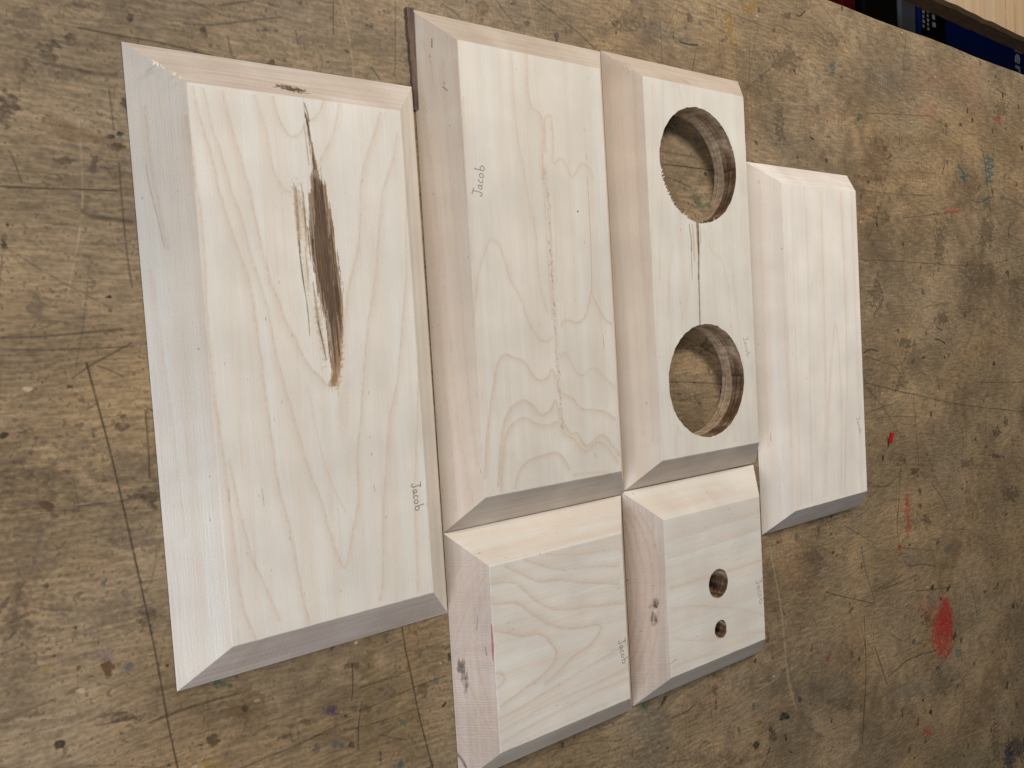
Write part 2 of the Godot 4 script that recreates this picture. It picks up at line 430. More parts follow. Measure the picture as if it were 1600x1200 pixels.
# ink, strength, x, y, rx, ry in photograph pixels, raggedness
var BENCH_BLOTS := [
	["grey", 0.75, 37, 30, 22, 26, 0.9], ["dark", 0.75, 68, 80, 20, 15, 1.0], ["dark", 0.65, 110, 60, 10, 13, 0.9], ["dark", 0.85, 10, 165, 15, 30, 0.7], ["dark", 0.7, 123, 5, 24, 6, 0.8], ["dark", 0.8, 201, 28, 6, 8, 0.6],
	["black", 0.95, 170, 212, 9, 3.5, 0.5], ["navy", 0.95, 187, 209, 8, 5, 0.5], ["dark", 0.8, 182, 228, 14, 6, 0.8], ["dark", 0.75, 5, 377, 6, 15, 0.6], ["dark", 0.4, 100, 115, 30, 10, 1.1], ["brown", 0.35, 110, 210, 50, 14, 1.0],
	["grey", 0.55, 57, 483, 14, 24, 0.9], ["black", 0.9, 170, 463, 5, 2.5, 0.7], ["black", 0.9, 108, 603, 4, 3, 0.6], ["dark", 0.42, 50, 760, 75, 45, 1.3], ["dark", 0.38, 10, 720, 45, 36, 1.2], ["grey", 0.6, 200, 730, 44, 24, 1.1],
	["dark", 0.65, 190, 663, 10, 12, 1.1], ["dark", 0.75, 227, 778, 20, 14, 1.1], ["dark", 0.6, 145, 677, 3, 10, 0.6], ["grey", 0.55, 33, 880, 48, 85, 0.5], ["grey", 0.5, 170, 962, 80, 28, 1.2], ["grey", 0.5, 27, 1017, 32, 55, 0.6],
	["dark", 0.65, 187, 1120, 24, 9, 1.2], ["grey", 0.6, 210, 842, 52, 16, 1.1], ["orange", 0.35, 177, 943, 9, 6, 0.8], ["ochre", 0.4, 73, 1042, 9, 6, 0.7], ["purple", 0.35, 155, 1025, 20, 12, 1.2], ["dark", 0.6, 228, 965, 16, 14, 1.1],
	["dark", 0.6, 70, 915, 8, 6, 0.8], ["dark", 0.5, 25, 960, 22, 40, 1.2], ["orange", 0.22, 150, 880, 40, 20, 0.9], ["grey", 0.35, 120, 700, 35, 25, 1.2],
	["dark", 0.85, 316, 44, 5, 6, 0.7], ["dark", 0.5, 318, 55, 6, 6, 0.8], ["dark", 0.7, 326, 70, 4, 4, 0.7], ["black", 0.95, 511, 96, 2.0, 2.0, 0.2], ["dark", 0.65, 415, 46, 14, 4, 0.9], ["dark", 0.6, 430, 8, 16, 5, 0.9], ["dark", 0.65, 468, 3, 5, 4, 0.6],
	["pale", 0.6, 364, 65, 6, 2, 0.5], ["pale", 0.5, 483, 30, 6, 4, 0.5], ["dark", 0.7, 574, 41, 9, 3.5, 0.8], ["dark", 0.6, 606, 17, 8, 4, 0.8], ["dark", 0.7, 541, 79, 3, 3, 0.5], ["olive", 0.25, 520, 80, 90, 25, 1.0],
	["brown", 0.7, 754, 15, 13, 15, 0.5], ["dark", 0.75, 803, 3, 6, 4, 0.8], ["dark", 0.7, 960, 38, 7, 6, 0.8], ["dark", 0.55, 985, 30, 22, 16, 1.2], ["grey", 0.35, 700, 10, 30, 12, 1.1], ["grey", 0.4, 985, 5, 14, 10, 1.0],
	["ochre", 0.75, 1136, 24, 6, 7, 0.6], ["ochre", 0.75, 1141, 42, 5, 16, 0.6], ["ochre", 0.75, 1143, 62, 3.5, 6, 0.6], ["ochre", 0.8, 1170, 13, 11, 10, 0.8], ["ochre", 0.55, 1178, 3, 5, 6, 0.5], ["ochre", 0.35, 1148, 74, 4, 6, 0.8], ["dark", 0.65, 1077, 28, 5, 7, 0.9],
	["dark", 0.6, 1225, 92, 24, 15, 1.0], ["grey", 0.4, 1228, 95, 34, 24, 1.0], ["orange", 0.4, 1288, 180, 26, 10, 0.9], ["dark", 0.5, 1218, 190, 8, 32, 1.0], ["dark", 0.6, 1229, 25, 8, 6, 0.9], ["teal", 0.55, 1300, 109, 4, 12, 1.0],
	["pink", 0.45, 1450, 172, 20, 16, 1.1], ["pink", 0.35, 1460, 120, 40, 18, 1.1], ["pink", 0.3, 1520, 145, 14, 40, 1.0], ["brown", 0.5, 1370, 250, 16, 36, 0.8], ["dark", 0.6, 1360, 279, 24, 6, 0.8], ["brown", 0.5, 1428, 272, 42, 10, 0.8], ["brown", 0.4, 1420, 220, 38, 10, 0.9],
	["dark", 0.55, 1564, 172, 10, 14, 1.0], ["red", 0.65, 1558, 186, 6, 3, 0.5], ["red", 0.4, 1488, 330, 12, 5, 0.9], ["teal", 0.3, 1505, 268, 10, 14, 0.9], ["teal", 0.3, 1545, 262, 11, 22, 1.0], ["teal", 0.4, 1541, 317, 7, 8, 0.9], ["teal", 0.6, 1566, 309, 4, 4, 0.7],
	["green", 0.8, 1342, 183, 4, 7, 0.7], ["dark", 0.5, 1468, 380, 8, 34, 1.0], ["dark", 0.55, 1378, 340, 16, 8, 1.1], ["dark", 0.45, 1535, 430, 26, 16, 1.1], ["dark", 0.5, 1370, 460, 10, 24, 1.1], ["dark", 0.5, 1540, 365, 10, 24, 1.1], ["grey", 0.4, 1560, 470, 40, 26, 1.1],
	["dark", 0.6, 1416, 535, 12, 8, 0.8], ["grey", 0.6, 1427, 560, 14, 26, 0.9], ["dark", 0.55, 1470, 497, 10, 9, 1.0], ["dark", 0.6, 1405, 600, 9, 10, 1.0], ["grey", 0.55, 1375, 657, 5, 11, 0.6], ["dark", 0.8, 1556, 712, 9, 4, 0.7], ["dark", 0.7, 1557, 675, 6, 8, 0.8],
	["dark", 0.75, 1571, 660, 3, 8, 0.6], ["dark", 0.75, 1429, 737, 6, 7, 0.7], ["dark", 0.8, 1437, 766, 4, 4, 0.6], ["dark", 0.6, 1580, 772, 12, 11, 0.9], ["dark", 0.5, 1513, 725, 10, 8, 1.1], ["dark", 0.6, 1447, 810, 6, 7, 0.8], ["grey", 0.4, 1545, 780, 30, 30, 1.1],
	["red", 0.55, 1417, 790, 4, 22, 0.7], ["red", 0.45, 1419, 822, 4, 14, 0.7], ["red", 0.85, 1405, 855, 2.5, 5, 0.5], ["red", 0.85, 1293, 1030, 3, 4, 0.5],
	["red", 0.85, 1472, 992, 17, 36, 0.45], ["red", 0.6, 1478, 960, 10, 28, 0.7], ["pink", 0.5, 1445, 945, 18, 14, 1.0], ["red", 0.35, 1465, 960, 18, 22, 1.0], ["slate", 0.65, 1456, 940, 8, 14, 0.9], ["dark", 0.5, 1448, 965, 7, 14, 1.0], ["slate", 0.8, 1497, 1021, 5, 10, 0.5],
	["dark", 0.85, 1466, 1044, 4, 3, 0.6], ["slate", 0.5, 1300, 1080, 30, 20, 1.1], ["dark", 0.5, 1315, 1100, 26, 9, 1.2], ["grey", 0.45, 1290, 1030, 38, 28, 1.1], ["slate", 0.5, 1420, 1078, 26, 14, 1.0], ["grey", 0.5, 1275, 880, 22, 28, 1.1], ["orange", 0.45, 1245, 880, 20, 34, 1.0],
	["brown", 0.5, 1258, 915, 16, 12, 1.0], ["orange", 0.4, 1272, 925, 10, 9, 0.9], ["dark", 0.5, 1265, 870, 18, 9, 1.2], ["slate", 0.45, 1435, 875, 22, 14, 1.2], ["slate", 0.6, 1483, 858, 9, 7, 1.0], ["dark", 0.45, 1430, 815, 18, 10, 1.2],
	["red", 0.55, 1448, 1144, 7, 6, 0.6], ["pink", 0.4, 1438, 1127, 10, 8, 0.9], ["navy", 0.95, 1592, 1168, 18, 18, 0.7], ["navy", 0.9, 1577, 1185, 9, 22, 0.6], ["dark", 0.5, 1555, 1160, 8, 30, 1.0], ["green", 0.25, 1520, 1185, 60, 20, 1.0], ["grey", 0.45, 1590, 1020, 14, 60, 1.0],
	["black", 0.97, 1225, 1118, 8, 7, 0.7], ["black", 0.97, 1181, 1164, 4.5, 7, 0.6], ["black", 0.95, 1237, 1175, 4, 3, 0.6], ["dark", 0.8, 1205, 1145, 5, 8, 1.0], ["dark", 0.7, 1210, 1154, 6, 5, 1.1], ["slate", 0.8, 1103, 1160, 7, 4, 0.5], ["ochre", 0.5, 1185, 1138, 5, 12, 0.8], ["brown", 0.6, 1187, 1127, 5, 4, 0.7],
	["slate", 0.45, 1014, 1125, 26, 55, 1.0], ["grey", 0.5, 1030, 1160, 20, 36, 1.1], ["grey", 0.5, 1138, 1150, 10, 22, 0.8], ["grey", 0.5, 1105, 1188, 36, 16, 0.9], ["green", 0.55, 1008, 1103, 6, 5, 0.8], ["dark", 0.5, 1145, 1185, 16, 12, 1.2], ["grey", 0.35, 1160, 1070, 18, 14, 1.0],
	["dark", 0.6, 1116, 1078, 4, 8, 0.6], ["dark", 0.6, 1118, 1100, 3, 9, 0.6], ["pink", 0.25, 1130, 1090, 30, 14, 1.0], ["dark", 0.7, 1115, 1054, 3, 3, 0.5],
	["purple", 0.9, 520, 1109, 8, 7, 0.9], ["purple", 0.8, 512, 1114, 7, 5, 1.0], ["slate", 0.75, 526, 1163, 12, 6, 0.7], ["dark", 0.75, 548, 1161, 5, 6, 0.7], ["grey", 0.7, 554, 1104, 6, 7, 0.9], ["dark", 0.85, 541, 1119, 4, 4, 0.8], ["black", 0.9, 557, 1138, 2, 2, 0.3],
	["brown", 0.55, 392, 1104, 34, 20, 1.0], ["black", 0.75, 384, 1106, 7, 5, 0.7], ["brown", 0.5, 370, 1118, 16, 14, 1.1], ["green", 0.75, 346, 1068, 13, 7, 0.8], ["ochre", 0.45, 335, 1196, 18, 9, 0.8], ["olive", 0.5, 578, 1070, 13, 70, 0.9], ["olive", 0.35, 572, 1160, 12, 40, 0.9], ["olive", 0.3, 640, 1090, 16, 110, 0.7], ["orange", 0.3, 640, 1000, 16, 40, 0.9],
	["dark", 0.7, 552, 1040, 16, 5, 1.1], ["slate", 0.7, 681, 1062, 5, 6, 0.7], ["grey", 0.45, 652, 1017, 9, 9, 1.0], ["dark", 0.6, 445, 1150, 12, 5, 1.1], ["dark", 0.75, 593, 1180, 3, 12, 0.8], ["dark", 0.7, 398, 1148, 5, 2, 0.6], ["black", 0.8, 309, 1163, 7, 2.5, 0.8], ["grey", 0.4, 655, 1180, 20, 16, 1.1],
	["green", 0.5, 1098, 322, 12, 14, 1.2], ["black", 0.9, 1102, 271, 3, 3, 0.4], ["dark", 0.5, 1085, 310, 9, 8, 1.1], ["dark", 0.7, 1092, 630, 4, 3, 0.7], ["dark", 0.45, 1070, 620, 20, 6, 1.1], ["dark", 0.6, 1102, 540, 9, 8, 1.1],
]

func build_bench() -> void:
	var cv := Canvas.new(BW, BH, tile, tile_fine)
	# veneer grain runs along the bench's far edge
	var long_fine := noise_bytes(256, BH, 0.22, 3, 21, Vector2i(BW, BH))
	var long_mid := noise_bytes(300, 420, 0.03, 4, 22, Vector2i(BW, BH))
	var cloud := noise_bytes(512, 435, 0.011, 5, 23, Vector2i(BW, BH))
	var mott := noise_bytes(1024, 870, 0.05, 4, 24, Vector2i(BW, BH))
	var speck := noise_bytes(BW, BH, 0.12, 3, 25, Vector2i(BW, BH))
	var warm := noise_bytes(400, 340, 0.016, 3, 26, Vector2i(BW, BH))
	var c := cv.c
	for y in BH:
		for x in BW:
			# the grain leans with the edge and wavers
			var gy := clampi(y + int(float(x) * 0.0665) + (warm[y * BW + x] >> 4) - 24, 0, BH - 1)
			var i := y * BW + x
			var s := (long_fine[gy * BW + x] - 128) * 0.0015 + (long_mid[gy * BW + x] - 128) * 0.0013 + (speck[i] - 128) * 0.0012
			var wv := (warm[i] - 128) * 0.00013
			var m := mott[i] * 0.0039
			var cl := cloud[i] * 0.0039
			var g := clampf((cl * 0.6 + m * 0.55 - 0.58) * 2.6, 0.0, 1.0) * 0.48      # ground-in dirt
			var pk := clampf((speck[i] * 0.0039 + m * 0.35 - 0.83) * 6.0, 0.0, 1.0) * 0.55   # peppering of small dark grains
			var k := 1.0 + s + (m - 0.5) * 0.15
			var r := (0.525 + wv) * k
			var gg := (0.455 + wv * 0.2) * k
			var b := (0.357 - wv * 0.8) * k
			var d := g + pk - g * pk
			var j := i * 3
			c[j] = r + (0.29 - r) * d
			c[j + 1] = gg + (0.245 - gg) * d
			c[j + 2] = b + (0.19 - b) * d
	# everyday wear: cuts, pencil and saw marks, small spots
	var names := ["dark", "dark", "dark", "brown", "grey", "slate"]
	for n in 2600:
		var p := Vector2(rng.randf() * BW, rng.randf() * BH)
		var r := pow(rng.randf(), 4.0) * 7.0 + 0.8
		var a := rng.randf() * TAU
		var ax := Vector2(cos(a), sin(a)) * r
		cv.blot(p, ax, Vector2(-ax.y, ax.x) * rng.randf_range(0.3, 1.0), INK[names[rng.randi() % 6]], rng.randf_range(0.4, 0.95), 0.7, 0.2)
	for n in 60:
		var p := Vector2(rng.randf() * BW, rng.randf() * BH)
		var ax := Vector2(rng.randf_range(10, 60), rng.randf_range(-5, 5))
		cv.blot(p, ax, Vector2(-ax.y, rng.randf_range(8, 26)), INK[names[rng.randi() % 6]], rng.randf_range(0.15, 0.4), 1.3, 0.6)
	for n in 1500:
		var p := Vector2(rng.randf() * BW, rng.randf() * BH)
		var a := rng.randfn(0.0, 0.16) if rng.randf() < 0.45 else (rng.randfn(PI / 2, 0.12) if rng.randf() < 0.5 else rng.randf() * PI)
		var ln := pow(rng.randf(), 3.2) * 210.0 + 5.0
		var dir := Vector2(cos(a), sin(a)) * ln
		var bend := Vector2(-dir.y, dir.x) * rng.randf_range(-0.06, 0.06)
		var path := smooth_path(PackedVector2Array([p - dir * 0.5, p + bend, p + dir * 0.5]), 9.0)
		var pale := rng.randf() < 0.22
		cv.line(path, rng.randf_range(0.5, 1.2), INK["pale"] if pale else INK[names[rng.randi() % 5]], rng.randf_range(0.25, 0.75), 0.0, 0.75, 0.5)
	for n in 220:
		var p := Vector2(rng.randf() * BW, rng.randf() * BH)
		var r := rng.randf_range(0.8, 2.2)
		cv.blot(p, Vector2(r * rng.randf_range(1, 2), 0), Vector2(0, r), Color(0.80, 0.76, 0.66), rng.randf_range(0.3, 0.8), 0.5, 0.2)
	for a: Array in BENCH_BLOTS:
		var px := Vector2(a[2], a[3])
		var o := bench_tex(px)
		cv.blot(o, bench_tex(px + Vector2(a[4], 0)) - o, bench_tex(px + Vector2(0, a[5])) - o, INK[a[0]], a[1] * (0.8 if a[4] > 14 else 1.0), a[6], 0.55)
	for a: Array in BENCH_LINES:
		var pts := PackedVector2Array()
		for q in px_list(a.slice(3)): pts.append(bench_tex(q))
		cv.line(smooth_path(pts, 8.0), a[1] * BS / 1000.0, INK[a[0]], a[2], 0.0, 0.35)
	var im := cv.image()
	im.generate_mipmaps()
	var m := StandardMaterial3D.new()
	m.albedo_texture = ImageTexture.create_from_image(im)
	m.roughness = 0.62
	m.metallic_specular = 0.35
	var hi := im.duplicate() as Image
	hi.convert(Image.FORMAT_L8)
	m.heightmap_enabled = true
	m.heightmap_scale = 0.045
	m.heightmap_texture = ImageTexture.create_from_image(hi)
	var root := Node3D.new()
	root.name = "workbench"
	root.set_meta("label", "scarred old plywood workbench top covered in stains, pencil lines and paint marks")
	root.set_meta("category", "workbench")
	add_child(root)
	# top slab: near edge, far edge along the traced line with a worn, rounded arris
	var st := begin()
	var xs: Array[float] = []
	var x0 := -0.55
	var x1 := 1.45
	for i in 41: xs.append(lerpf(x0, x1, i / 40.0))
	var near := 1.15
	var uvof := func(v: Vector3) -> Vector2: return Vector2((v.x - BX0) * BS / BW, (v.z - BZ0) * BS / BH)
	var prof := [[0.0, 0.0], [-0.0012, -0.0004], [-0.0024, -0.0017], [-0.0028, -0.0035], [-0.0028, -0.036]]
	for i in 40:
		var a := xs[i]
		var b := xs[i + 1]
		var za := bench_edge(a) + 0.0028 + 0.0006 * sin(a * 91.0) + 0.0004 * sin(a * 233.0)
		var zb := bench_edge(b) + 0.0028 + 0.0006 * sin(b * 91.0) + 0.0004 * sin(b * 233.0)
		var q := [Vector3(a, 0, za), Vector3(b, 0, zb), Vector3(b, 0, near), Vector3(a, 0, near)]
		tri(st, q[0], q[1], q[2], Vector3.UP, uvof.call(q[0]), uvof.call(q[1]), uvof.call(q[2]))
		tri(st, q[0], q[2], q[3], Vector3.UP, uvof.call(q[0]), uvof.call(q[2]), uvof.call(q[3]))
		for k in 4:
			var p0 := Vector3(a, prof[k][1], za + prof[k][0])
			var p1 := Vector3(b, prof[k][1], zb + prof[k][0])
			var p2 := Vector3(b, prof[k + 1][1], zb + prof[k + 1][0])
			var p3 := Vector3(a, prof[k + 1][1], za + prof[k + 1][0])
			tri(st, p0, p1, p2, Vector3(0, 0.3, -1), uvof.call(p0), uvof.call(p1), uvof.call(p2) + Vector2(0, p2.y))
			tri(st, p0, p2, p3, Vector3(0, 0.3, -1), uvof.call(p0), uvof.call(p2) + Vector2(0, p2.y), uvof.call(p3) + Vector2(0, p3.y))
		var u := [Vector3(a, -0.036, za - 0.0028), Vector3(b, -0.036, zb - 0.0028), Vector3(b, -0.036, near), Vector3(a, -0.036, near)]
		tri(st, u[0], u[1], u[2], Vector3.DOWN)
		tri(st, u[0], u[2], u[3], Vector3.DOWN)
		tri(st, q[2], q[3], u[3], Vector3.BACK)
		tri(st, q[2], u[3], u[2], Vector3.BACK)
	for s: float in [x0, x1]:
		var z := bench_edge(s)
		tri(st, Vector3(s, 0, z), Vector3(s, 0, near), Vector3(s, -0.036, near), Vector3(signf(s), 0, 0))
		tri(st, Vector3(s, 0, z), Vector3(s, -0.036, near), Vector3(s, -0.036, z), Vector3(signf(s), 0, 0))
	part(st, "worktop", m, root)
	var lm := flat(Color(0.36, 0.29, 0.21), 0.8)
	for lx: float in [-0.45, 1.3]:
		for lz: float in [0.06, 1.0]:
			st = begin()
			block(st, Vector3(lx, -0.86, lz), Vector3(lx + 0.08, -0.0365, lz + 0.08), 0.003)
			part(st, "leg", lm, root)

# ---------------------------------------------------------------- what shows beyond the bench's far edge
func along_edge(x: float, off: float, y: float) -> Vector3:
	return Vector3(x, y, bench_edge(x) - off)

func build_background() -> void:
	var st := begin()
	block(st, Vector3(-2.5, -0.90, -3.0), Vector3(4.0, -0.86, 2.5))
	var fl := part(st, "floor", flat(Color(0.22, 0.21, 0.20), 0.85), self)
	fl.set_meta("kind", "structure")
	# second bench: rough plank whose top shows in the corner
	var turn := atan(0.0665)
	var a := at_height(Vector2(1467, 0), 0.0)
	var b := at_height(Vector2(1600, 62), 0.0)
	var slope := atan2(b.z - a.z, b.x - a.x)
	var cv := Canvas.new(512, 256, tile, tile_fine)
	var s1 := noise_bytes(512, 6, 0.018, 3, 41, Vector2i(512, 256))
	var s2 := noise_bytes(512, 10, 0.10, 2, 42, Vector2i(512, 256))
	var c := cv.c
	for i in 512 * 256:
		var k := 1.0 + (s2[i] - 128) * 0.0004
		var t := clampf((s1[i] - 120) * 0.006, 0.0, 1.0)
		c[i * 3] = lerpf(0.64, 0.62, t) * k
		c[i * 3 + 1] = lerpf(0.54, 0.575, t) * k
		c[i * 3 + 2] = lerpf(0.42, 0.49, t) * k
	for n in 10:
		var x := rng.randf() * 512.0
		cv.blot(Vector2(x, rng.randf() * 256.0), Vector2(rng.randf_range(3, 9), 0), Vector2(0, rng.randf_range(40, 120)), Color(0.30, 0.27, 0.22), 0.45, 0.5, 0.4, 0.8)
	var pm := StandardMaterial3D.new()
	pm.albedo_texture = ImageTexture.create_from_image(cv.image())
	pm.roughness = 0.7
	var root := Node3D.new()
	root.name = "plank_bench"
	root.set_meta("label", "pale rough plank with a dirty sawn edge coloured dark for its shade beyond the gap behind the workbench")
	root.set_meta("category", "plank")
	add_child(root)
	root.position = a
	root.rotation.y = -slope
	st = begin()
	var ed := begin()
	var L := 1.2
	var x0 := -0.12
	var hgt := -0.020
	var nseg := 60
	for i in nseg:
		var xa := x0 + L * i / nseg
		var xb := x0 + L * (i + 1) / nseg
		var ja := 0.0005 * sin(xa * 140.0) + 0.0004 * sin(xa * 390.0 + 1.0)
		var jb := 0.0005 * sin(xb * 140.0) + 0.0004 * sin(xb * 390.0 + 1.0)
		var v := [Vector3(xa, 0, -0.35), Vector3(xb, 0, -0.35), Vector3(xb, 0, jb - 0.003), Vector3(xa, 0, ja - 0.003), Vector3(xb, -0.003, jb), Vector3(xa, -0.003, ja), Vector3(xb, hgt, jb * 0.6), Vector3(xa, hgt, ja * 0.6), Vector3(xb, hgt, -0.35), Vector3(xa, hgt, -0.35)]
		var u := func(p: Vector3) -> Vector2: return Vector2(p.x / 0.35, (p.z - p.y) / 0.35)
		for f: Array in [[0, 1, 2, 3, Vector3.UP], [3, 2, 4, 5, Vector3(0, 1, 1)], [5, 4, 6, 7, Vector3.BACK], [7, 6, 8, 9, Vector3.DOWN], [9, 8, 1, 0, Vector3.FORWARD]]:
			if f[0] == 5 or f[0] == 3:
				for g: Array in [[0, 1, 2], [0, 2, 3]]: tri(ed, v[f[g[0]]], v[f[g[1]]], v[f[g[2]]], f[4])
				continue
			tri(st, v[f[0]], v[f[1]], v[f[2]], f[4], u.call(v[f[0]]), u.call(v[f[1]]), u.call(v[f[2]]))
			tri(st, v[f[0]], v[f[2]], v[f[3]], f[4], u.call(v[f[0]]), u.call(v[f[2]]), u.call(v[f[3]]))
	part(st, "plank", pm, root)
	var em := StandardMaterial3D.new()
	em.albedo_texture = stripe_texture(Color(0.20, 0.155, 0.10), Color(0.40, 0.31, 0.20), 77)  # dirty sawn wood, with the shade on this side painted into its browns
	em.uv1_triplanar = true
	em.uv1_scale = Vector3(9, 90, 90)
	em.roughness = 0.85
	part(ed, "shaded_sawn_edge", em, root)
	for lx: float in [0.0, 0.95]:
		st = begin()
		block(st, Vector3(lx, -0.86, -0.34), Vector3(lx + 0.06, hgt - 0.0005, -0.28), 0.003)
		part(st, "leg", flat(Color(0.36, 0.29, 0.21), 0.8), root)
	# things standing in the gap; their tops lie a hand's breadth below the bench top
	var deep := -0.048
	var c0 := at_height(Vector2(1476, 52), deep)
	var box := Node3D.new()
	box.name = "blue_carton"
	box.set_meta("label", "deep blue carton with white lettering standing in the gap behind the workbench")
	box.set_meta("category", "carton")
	add_child(box)
	box.position = Vector3(c0.x, -0.86, c0.z)
	box.rotation.y = turn
	st = begin()
	var top := deep + 0.86
	block(st, Vector3(-0.055, 0, -0.30), Vector3(0.62, top, 0.10), 0.002)
	part(st, "carton_body", flat(Color(0.03, 0.17, 0.50), 0.5), box)
	st = begin()
	block(st, Vector3(-0.052, top + 0.0002, -0.29), Vector3(0.0, top + 0.0012, 0.098), 0.0)
	part(st, "black_label", flat(Color(0.03, 0.03, 0.035), 0.5), box)
	var white := flat(Color(0.85, 0.88, 0.90), 0.6)
	text_on(box, "ler", px_in(box, Vector2(1590.5, 94.5), deep), 0.024, top + 0.0004, white, PI * 1.5)
	# print on the label, too small and blurred in the photograph to read: rows of short white strokes
	for row: Array in [[1441, 28, 5, 0.0042], [1448, 30, 6, 0.0038], [1457, 24, 4, 0.0066]]:
		var q := px_in(box, Vector2(row[0], row[1]), deep)
		for n in int(row[2]):
			var z: float = q.z + (n - row[2] * 0.5) * row[3] * 1.25
			st = begin()
			block(st, Vector3(q.x - row[3] * 0.5, top + 0.0013, z), Vector3(q.x + row[3] * (0.3 + 0.25 * (n % 2)), top + 0.0016, z + row[3] * 0.75))
			part(st, "printed_stroke", white, box)
	var gp := at_height(Vector2(1415, 20), deep)
	st = begin()
	block(st, Vector3(-0.018, 0, -0.25), Vector3(0.014, top + 0.004, 0.08), 0.002)
	var post := part(st, "grey_case", flat(Color(0.50, 0.52, 0.56), 0.45), self)
	post.position = Vector3(gp.x, -0.86, gp.z)
	post.rotation.y = turn
	post.set_meta("label", "slim grey case standing upright beside the blue carton")
	post.set_meta("category", "case")
	st = begin()
	block(st, Vector3(-0.085, 0, -0.25), Vector3(-0.0195, top + 0.002, 0.08), 0.002)
	var dark := part(st, "added_dark_block", flat(Color(0.06, 0.06, 0.055), 0.6), self)  # added block, black to stand in for the darkness of the gap
	dark.position = post.position
	dark.rotation.y = turn
	dark.set_meta("label", "added black block standing in for the dark gap between the grey case and the red box")
	dark.set_meta("category", "case")
	var rp := at_height(Vector2(1327, 3), deep)
	st = begin()
	block(st, Vector3(-0.012, 0, -0.12), Vector3(0.012, top, 0.05), 0.002)
	var red := part(st, "red_box", flat(Color(0.55, 0.10, 0.10), 0.6), self)
	red.position = Vector3(rp.x, -0.86, rp.z)
	red.rotation.y = turn
	red.set_meta("label", "dull red box in the dark gap behind the workbench")
	red.set_meta("category", "box")

func stripe_texture(a: Color, b: Color, sd: int) -> NoiseTexture2D:
	var nt := NoiseTexture2D.new()
	var fn := FastNoiseLite.new()
	fn.seed = sd
	fn.frequency = 0.02
	nt.noise = fn
	nt.width = 128
	nt.height = 128
	var ramp := Gradient.new()
	ramp.set_color(0, a)
	ramp.set_color(1, b)
	nt.color_ramp = ramp
	return nt

func px_in(box: Node3D, px: Vector2, h: float) -> Vector3:
	return box.transform.affine_inverse() * at_height(px, h)

func text_on(parent: Node3D, words: String, at: Vector3, size: float, y: float, m: Material, turn: float) -> void:
	var t := TextMesh.new()
	var f := SystemFont.new()
	f.font_names = PackedStringArray(["Droid Sans"])
	f.font_weight = 700
	t.font = f
	t.text = words
	t.font_size = 64
	t.pixel_size = size / 64.0
	t.depth = 0.0006
	var o := MeshInstance3D.new()
	o.name = "lettering"
	o.mesh = t
	o.material_override = m
	parent.add_child(o, true)
	o.transform = Transform3D(Basis(Vector3.UP, turn) * Basis(Vector3.RIGHT, -PI / 2), Vector3(at.x, y, at.z))

func build_scrap() -> void:
	var q := at_height(Vector2(1389.5, 684), 0.0)
	var m := CylinderMesh.new()
	m.top_radius = 0.0017
	m.bottom_radius = 0.0018
	m.height = 0.0095
	m.radial_segments = 14
	var o := MeshInstance3D.new()
	o.name = "plastic_scrap"
	o.mesh = m
	o.material_override = flat(Color(0.62, 0.03, 0.04), 0.22)
	add_child(o)
	o.transform = Transform3D(Basis(Vector3.UP, 1.15) * Basis(Vector3.FORWARD, PI / 2), Vector3(q.x, 0.0018, q.z))
	o.set_meta("label", "tiny glossy red plastic scrap lying on the bench beside the palest panel")
	o.set_meta("category", "scrap")

# ---------------------------------------------------------------- the panels
var LOOK := {
	1: {"name": "long_panel", "label": "long mitred panel with a dark brown lens-shaped bark flaw", "face": Color(0.832, 0.815, 0.780), "pink": 0.10, "end": Color(0.805, 0.762, 0.725), "across": false},
	2: {"name": "long_panel", "label": "long mitred panel with wavy wandering grain and no holes or dark flaw", "face": Color(0.820, 0.801, 0.764), "pink": 0.12, "end": Color(0.765, 0.718, 0.668), "across": false},
	3: {"name": "speaker_panel", "label": "long mitred panel with two large round holes bored through it", "face": Color(0.832, 0.817, 0.783), "pink": 0.10, "end": Color(0.760, 0.708, 0.655), "across": false},
	4: {"name": "long_panel", "label": "palest long mitred panel with straight even grain, set apart beside the holed panel", "face": Color(0.884, 0.868, 0.840), "pink": 0.08, "end": Color(0.865, 0.842, 0.825), "across": false},
	5: {"name": "end_panel", "label": "small square mitred panel without holes, with curved grain and a red streak", "face": Color(0.824, 0.805, 0.770), "pink": 0.12, "end": Color(0.735, 0.675, 0.630), "across": true},
	6: {"name": "end_panel", "label": "small square mitred panel with two small drilled holes", "face": Color(0.822, 0.806, 0.774), "pink": 0.12, "end": Color(0.745, 0.688, 0.648), "across": true},
}
